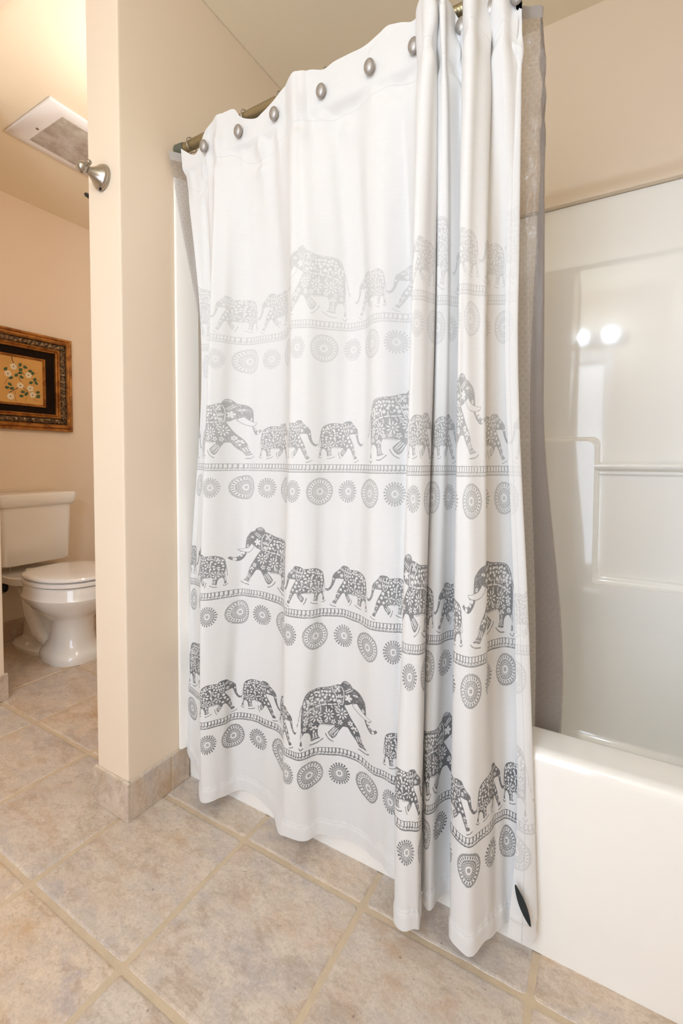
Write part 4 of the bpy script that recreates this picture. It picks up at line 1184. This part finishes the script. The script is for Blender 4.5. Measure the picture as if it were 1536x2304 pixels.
def picture():
    X = XT
    y1, z0, z1 = 1.565, 1.166, 1.714           # right, bottom, top of the frame
    wd = 0.66; y0 = y1-wd
    t = thing('framed_picture', 'ornate gilt framed painting of white blossoms on the niche wall', 'picture', (0, 0, 0))
    def moulding(name, prof, mat, carve=False, n_along=2):
        """prof: list of (inset from outer edge, height off the wall)"""
        bm = NB()
        loops = []
        for ins, h in prof:
            c = [(y0+ins, z0+ins), (y1-ins, z0+ins), (y1-ins, z1-ins), (y0+ins, z1-ins)]
            L = []
            for k in range(4):
                a, b = c[k], c[(k+1) % 4]
                for q in range(n_along): L.append((X+h, a[0]+(b[0]-a[0])*q/n_along, a[1]+(b[1]-a[1])*q/n_along))
            loops.append([bm.verts.new(p) for p in L])
        for A, B in zip(loops, loops[1:]):
            n = len(A)
            for k in range(n): bm.faces.new((A[k], A[(k+1) % n], B[(k+1) % n], B[k]))
        bmesh.ops.recalc_face_normals(bm, faces=bm.faces)
        return obj(name, bm, mat, t)
    moulding('outer_moulding', [(0, 0.002), (0, .022), (.004, .028), (.012, .030), (.016, .027), (.022, .038), (.030, .041), (.036, .036), (.040, .030)], M['gilt'])
    # carved band: scroll relief
    bm = NB()
    def band_point(side, s, w):
        # s along the side 0..1, w across 0..1
        i0, i1 = .038, .075
        ins = i0+(i1-i0)*w
        c = [(y0+ins, z0+ins), (y1-ins, z0+ins), (y1-ins, z1-ins), (y0+ins, z1-ins)]
        a, b = c[side], c[(side+1) % 4]
        return a[0]+(b[0]-a[0])*s, a[1]+(b[1]-a[1])*s
    for side in range(4):
        L = wd if side % 2 == 0 else z1-z0
        ns = int(L/0.0035); nw = 14
        G = []
        for a in range(ns+1):
            row = []
            for b in range(nw+1):
                yy, zz = band_point(side, a/ns, b/nw)
                s = a/ns*L; w = b/nw
                ph = s/0.052*2*math.pi
                cur = 0.5+0.27*math.sin(ph)
                v1 = 1.25*math.exp(-((w-cur)/0.13)**2)
                v2 = math.exp(-((w-(0.5-0.30*math.sin(ph+0.5)))/0.10)**2)*(0.55+0.45*math.sin(2*ph+1))
                lf = max(0, math.sin(ph*2.0+9*(w-.5)))*math.exp(-((w-.5)/.33)**2)*0.55
                h = .020+0.014*math.sin(math.pi*w)*0.6+0.008*max(v1, v2, lf)
                row.append(bm.verts.new((X+h, yy, zz)))
            G.append(row)
        for a in range(ns):
            for b in range(nw): bm.faces.new((G[a][b], G[a+1][b], G[a+1][b+1], G[a][b+1]))
    bmesh.ops.recalc_face_normals(bm, faces=bm.faces)
    obj('carved_band', bm, M['carved'], t)
    moulding('inner_moulding', [(.074, .018), (.074, .032), (.079, .036), (.084, .032), (.086, .026), (.091, .029), (.096, .025), (.097, .008)], M['gilt'])
    bm = NB(); box(bm, (X+.003, y0+.08, z0+.08), (X+.011, y1-.08, z1-.08), 0); obj('dark_liner', bm, M['mat_dark'], t)
    # fillet around the canvas
    cy1, cz0, cz1 = 1.4025, 1.312, 1.562; cy0 = y0+(y1-cy1)
    oy0, oy1, oz0, oz1 = y0, y1, z0, z1
    def fillet():
        bm = NB(); loops = []
        for ins, h in ((0, .010), (0, .020), (.005, .023), (.010, .019), (.013, .012)):
            loops.append([bm.verts.new(p) for p in ((X+h, cy0-.013+ins, cz0-.013+ins), (X+h, cy1+.013-ins, cz0-.013+ins), (X+h, cy1+.013-ins, cz1+.013-ins), (X+h, cy0-.013+ins, cz1+.013-ins))])
        for A, B in zip(loops, loops[1:]):
            for k in range(4): bm.faces.new((A[k], A[(k+1) % 4], B[(k+1) % 4], B[k]))
        bmesh.ops.recalc_face_normals(bm, faces=bm.faces)
        return obj('fillet', bm, M['gilt'], t)
    fillet()
    # painted blossoms: pattern lies in the canvas mesh itself
    bm = NB()
    box(bm, (X+.010, cy0, cz0), (X+.0135, cy1, cz1), mi=0)
    lay = [X+.01375]
    # zoomed-photo coordinates of the picture: (22..640 , 830..1600) -> canvas
    def C_(px, py):
        return (cy1-.005-(660-px)*0.000315, cz1-(py-(800+ (px/660)*95))*0.000348+0.0)
    def poly(pts, mi):
        lay[0] += 0.000012
        vs = [bm.verts.new((lay[0], a, b)) for a, b in pts]
        f = bm.faces.new(vs); f.material_index = mi
        f.normal_update()
        if f.normal.x < 0: f.normal_flip()
    def stroke(pts, w):
        P = [Vector(C_(*p)) for p in pts]
        for a, b in zip(P, P[1:]):
            d = (b-a).normalized(); n = Vector((-d.y, d.x))*w
            poly([(a+n)[:], (b+n*0.8)[:], (b-n*0.8)[:], (a-n)[:]], 3)
    def leaf(px, py, ang, L=0.026, w=0.017):
        c = Vector(C_(px, py)); u = Vector((math.cos(ang), math.sin(ang))); n = Vector((-u.y, u.x))
        P = [c-u*L/2, c-u*L*.2+n*w*.48, c+u*L*.15+n*w*.42, c+u*L/2, c+u*L*.15-n*w*.42, c-u*L*.2-n*w*.48]
        poly([p[:] for p in P], 1)
    def bloom(px, py, r=0.0155, n=5, ph=0.3):
        c = Vector(C_(px, py))
        for k in range(n):
            a = ph+2*math.pi*k/n; u = Vector((math.cos(a), math.sin(a))); q = Vector((-u.y, u.x))
            P = [c, c+u*r*.55+q*r*.5, c+u*r*1.15+q*r*.42, c+u*r*1.05, c+u*r*1.2-q*r*.42, c+u*r*.55-q*r*.5]
            poly([p[:] for p in P], 2)
        poly([(c+Vector((math.cos(2*math.pi*k/8), math.sin(2*math.pi*k/8)))*r*.22)[:] for k in range(8)], 3)
    for s, w in (([(180, 830), (190, 890), (220, 945)], .0022), ([(220, 945), (290, 1000), (370, 1110), (440, 1120)], .0015), ([(440, 1120), (520, 1190), (630, 1210)], .001), ([(480, 1090), (600, 1085)], .0007),
                 ([(280, 1150), (325, 1225)], .0013), ([(130, 1390), (190, 1360), (245, 1330), (310, 1290)], .002), ([(310, 1290), (400, 1360), (440, 1430), (560, 1500)], .0015), ([(230, 1370), (215, 1440), (240, 1560)], .0008),
                 ([(410, 1460), (380, 1545)], .0008), ([(140, 1150), (90, 1200), (62, 1255)], .0009), ([(350, 960), (450, 962)], .0007), ([(500, 1510), (600, 1545)], .0007), ([(520, 1250), (520, 1300)], .0009)):
        stroke(s, w)
    for px, py, a in ((312, 955, 1.2), (392, 995, -.2), (318, 1032, .6), (308, 1085, .1), (248, 1118, .8), (330, 1150, -.5), (472, 1055, .3), (510, 1092, .9), (480, 1240, .5), (545, 1190, .9), (566, 1250, -.9),
                      (145, 1260, -.6), (102, 1310, .1), (175, 1325, .4), (345, 1385, .2), (322, 1450, .1), (398, 1420, 1.), (592, 1400, .4), (600, 1460, .6), (590, 1475, -.3), (165, 1160, .5), (85, 1020, .8)):
        leaf(px, py, a)
    for px, py, ph in ((205, 985, .3), (118, 1095, .1), (440, 1120, .5), (305, 1285, .2), (465, 1335, .6), (150, 1450, .0), (500, 1440, .4)): bloom(px, py, .0155, 5 if px != 150 else 7, ph)
    obj('canvas', bm, [M['canvas'], M['leaf_paint'], M['petal_paint'], M['twig_paint']], t, smooth=False)
picture()

# ------------------------------------------------------------------ ceiling exhaust vent
def grille_mat():
    t = NT('dusty_grille'); co = t.coord()
    n = t.noise(co, 14, 5, .6)
    t.link(t.ramp(n, [(0.35, (0.40, 0.32, 0.25, 1)), (0.65, (0.60, 0.54, 0.48, 1))]), t.b.inputs['Base Color'])
    t.b.inputs['Roughness'].default_value = .8
    return t.m
M['grille'] = grille_mat()
M['grille_dark'] = simple('grille_shadow_board', (0.16, 0.12, 0.09), 0.9, var=0.3, scale=20)
def vent():
    t = thing('exhaust_vent', 'white square ceiling exhaust vent with a dusty grille', 'vent', (-2.115, 1.195, CEIL))
    bm = NB()
    hx, hy, ix, iy = .183, .186, .134, .112
    R = []
    for (a, b, z) in ((hx, hy, -.001), (hx, hy, -.008), (hx-.004, hy-.004, -.0115), (ix+.012, iy+.012, -.0155), (ix, iy, -.0155), (ix, iy, -.006)):
        R.append([bm.verts.new((sx*a, sy*b, z)) for sx, sy in ((1, 1), (-1, 1), (-1, -1), (1, -1))])
    for A, B in zip(R, R[1:]):
        for k in range(4): bm.faces.new((A[k], A[(k+1) % 4], B[(k+1) % 4], B[k]))
    bmesh.ops.recalc_face_normals(bm, faces=bm.faces)
    obj('housing', bm, M['vent_white'], t)
    bm = NB()
    n = 40
    for k in range(n):
        x = -ix+2*ix*(k+.5)/n
        box(bm, (x-.0021, -iy, -.0160), (x+.0021, iy, -.0115))
    for k in range(1, 26):
        y = -iy+2*iy*k/26
        box(bm, (-ix, y-.0010, -.0145), (ix, y+.0010, -.0118))
    box(bm, (-ix, -iy, -.0075), (ix, iy, -.006), mi=1)
    obj('grille', bm, [M['grille'], M['grille_dark']], t, smooth=False)
    bm = NB(); lathe(bm, [(0, .006), (.002, .006), (.004, .003), (.0042, 0)], (-.03, -.128, -.0150), (0, 0, -1), 14)
    obj('screw', bm, M['nickel'], t)
vent()

# ------------------------------------------------------------------ hooks on the wall stub
def robe_hook():
    t = thing('robe_hook', 'brushed nickel double robe hook on the end of the wall stub', 'hook', (-1.194, YP, 1.760))
    d = Vector((0, -1, 0))
    bm = NB()
    lathe(bm, [(0, .0335), (.003, .0345), (.0065, .0335), (.008, .031), (.0115, .0307), (.014, .0287), (.0165, .0257), (.023, .0195), (.031, .0140), (.038, .0105), (.041, .0092), (.0425, .0108), (.0445, .0108), (.046, .009)], (0, 0, 0), d, 40)
    fb = obj('flared_base', bm, M['nickel'], t)
    bm = NB(); ball(bm, (0, -.0555, .0), .0148, 28); be = obj('ball_end', bm, M['nickel'], t)
    for s in (-1, 1):
        bm = NB()
        a = Vector((s*.006, -.050, .001)); b = Vector((s*.0265, -.052, .0075))
        tube(bm, [a, a.lerp(b, .6), b, b+(b-a)*.08, b+(b-a)*.13], [.0054, .0054, .0058, .0044, .001], 16)
        obj('prong', bm, M['nickel'], be)
    bm = NB(); tube(bm, [(0, -.008, -.031), (0, -.009, -.0355)], .003, 12); obj('set_screw', bm, M['black'], fb)
robe_hook()
def black_hook():
    t = thing('coat_hook', 'small black ball-tipped coat hook peeking past the wall stub', 'hook', (XP0, 0.80, 1.735))
    bm = NB(); lathe(bm, [(0, .012), (.003, .012), (.004, .009)], (0, 0, 0), (-1, 0, 0), 18); obj('plate', bm, M['nickel'], t)
    bm = NB(); tube(bm, [(-.003, 0, 0), (-.014, -.010, -.004), (-.030, -.018, .008)], .0026, 10); obj('arm', bm, M['nickel'], t)
    bm = NB(); tube(bm, [(-.024, -.013, .012), (-.032, -.018, .0175), (-.042, -.023, .0245), (-.0455, -.0245, .027)], [.0042, .0062, .0062, .003], 14); obj('tip', bm, M['black'], t)
black_hook()

# ------------------------------------------------------------------ lamps of the room (behind the camera and in the niche)
def vanity_fixture():
    t = thing('vanity_fixture', 'three-globe vanity light bar on the wall behind the camera', 'light fixture', (-0.21, YF, 2.02))
    bm = NB(); box(bm, (-.33, 0, -.055), (.33, .03, .055), .012, 3); obj('back_bar', bm, M['nickel'], t)
    for b in BULBS:
        x = b[0]+0.21
        bm = NB(); lathe(bm, [(0, .03), (.02, .03), (.10, .022), (.125, .02)], (x, .03, 0), (0, 1, 0), 20); obj('socket', bm, M['nickel'], t)
vanity_fixture()
def ceiling_fixture():
    t = thing('ceiling_fixture', 'round flush ceiling light over the main bathroom floor', 'light fixture', (-1.55, -0.35, CEIL))
    bm = NB(); lathe(bm, [(0, .19), (-.03, .19), (-.045, .18), (-.048, .175)], (0, 0, 0), (0, 0, 1), 40); obj('trim_ring', bm, M['nickel'], t)
ceiling_fixture()
def sconce():
    t = thing('wall_sconce', 'small sconce on the niche side of the wall stub', 'light fixture', (XP0, 1.14, 1.98))
    bm = NB(); lathe(bm, [(0, .05), (.008, .05), (.012, .03)], (0, 0, 0), (-1, 0, 0), 24); obj('back_plate', bm, M['nickel'], t)
    bm = NB(); tube(bm, [(-.01, 0, 0), (-.10, 0, -.02), (-.15, 0, 0), (-.155, 0, .03)], .007, 10); obj('arm', bm, M['nickel'], t)
sconce()
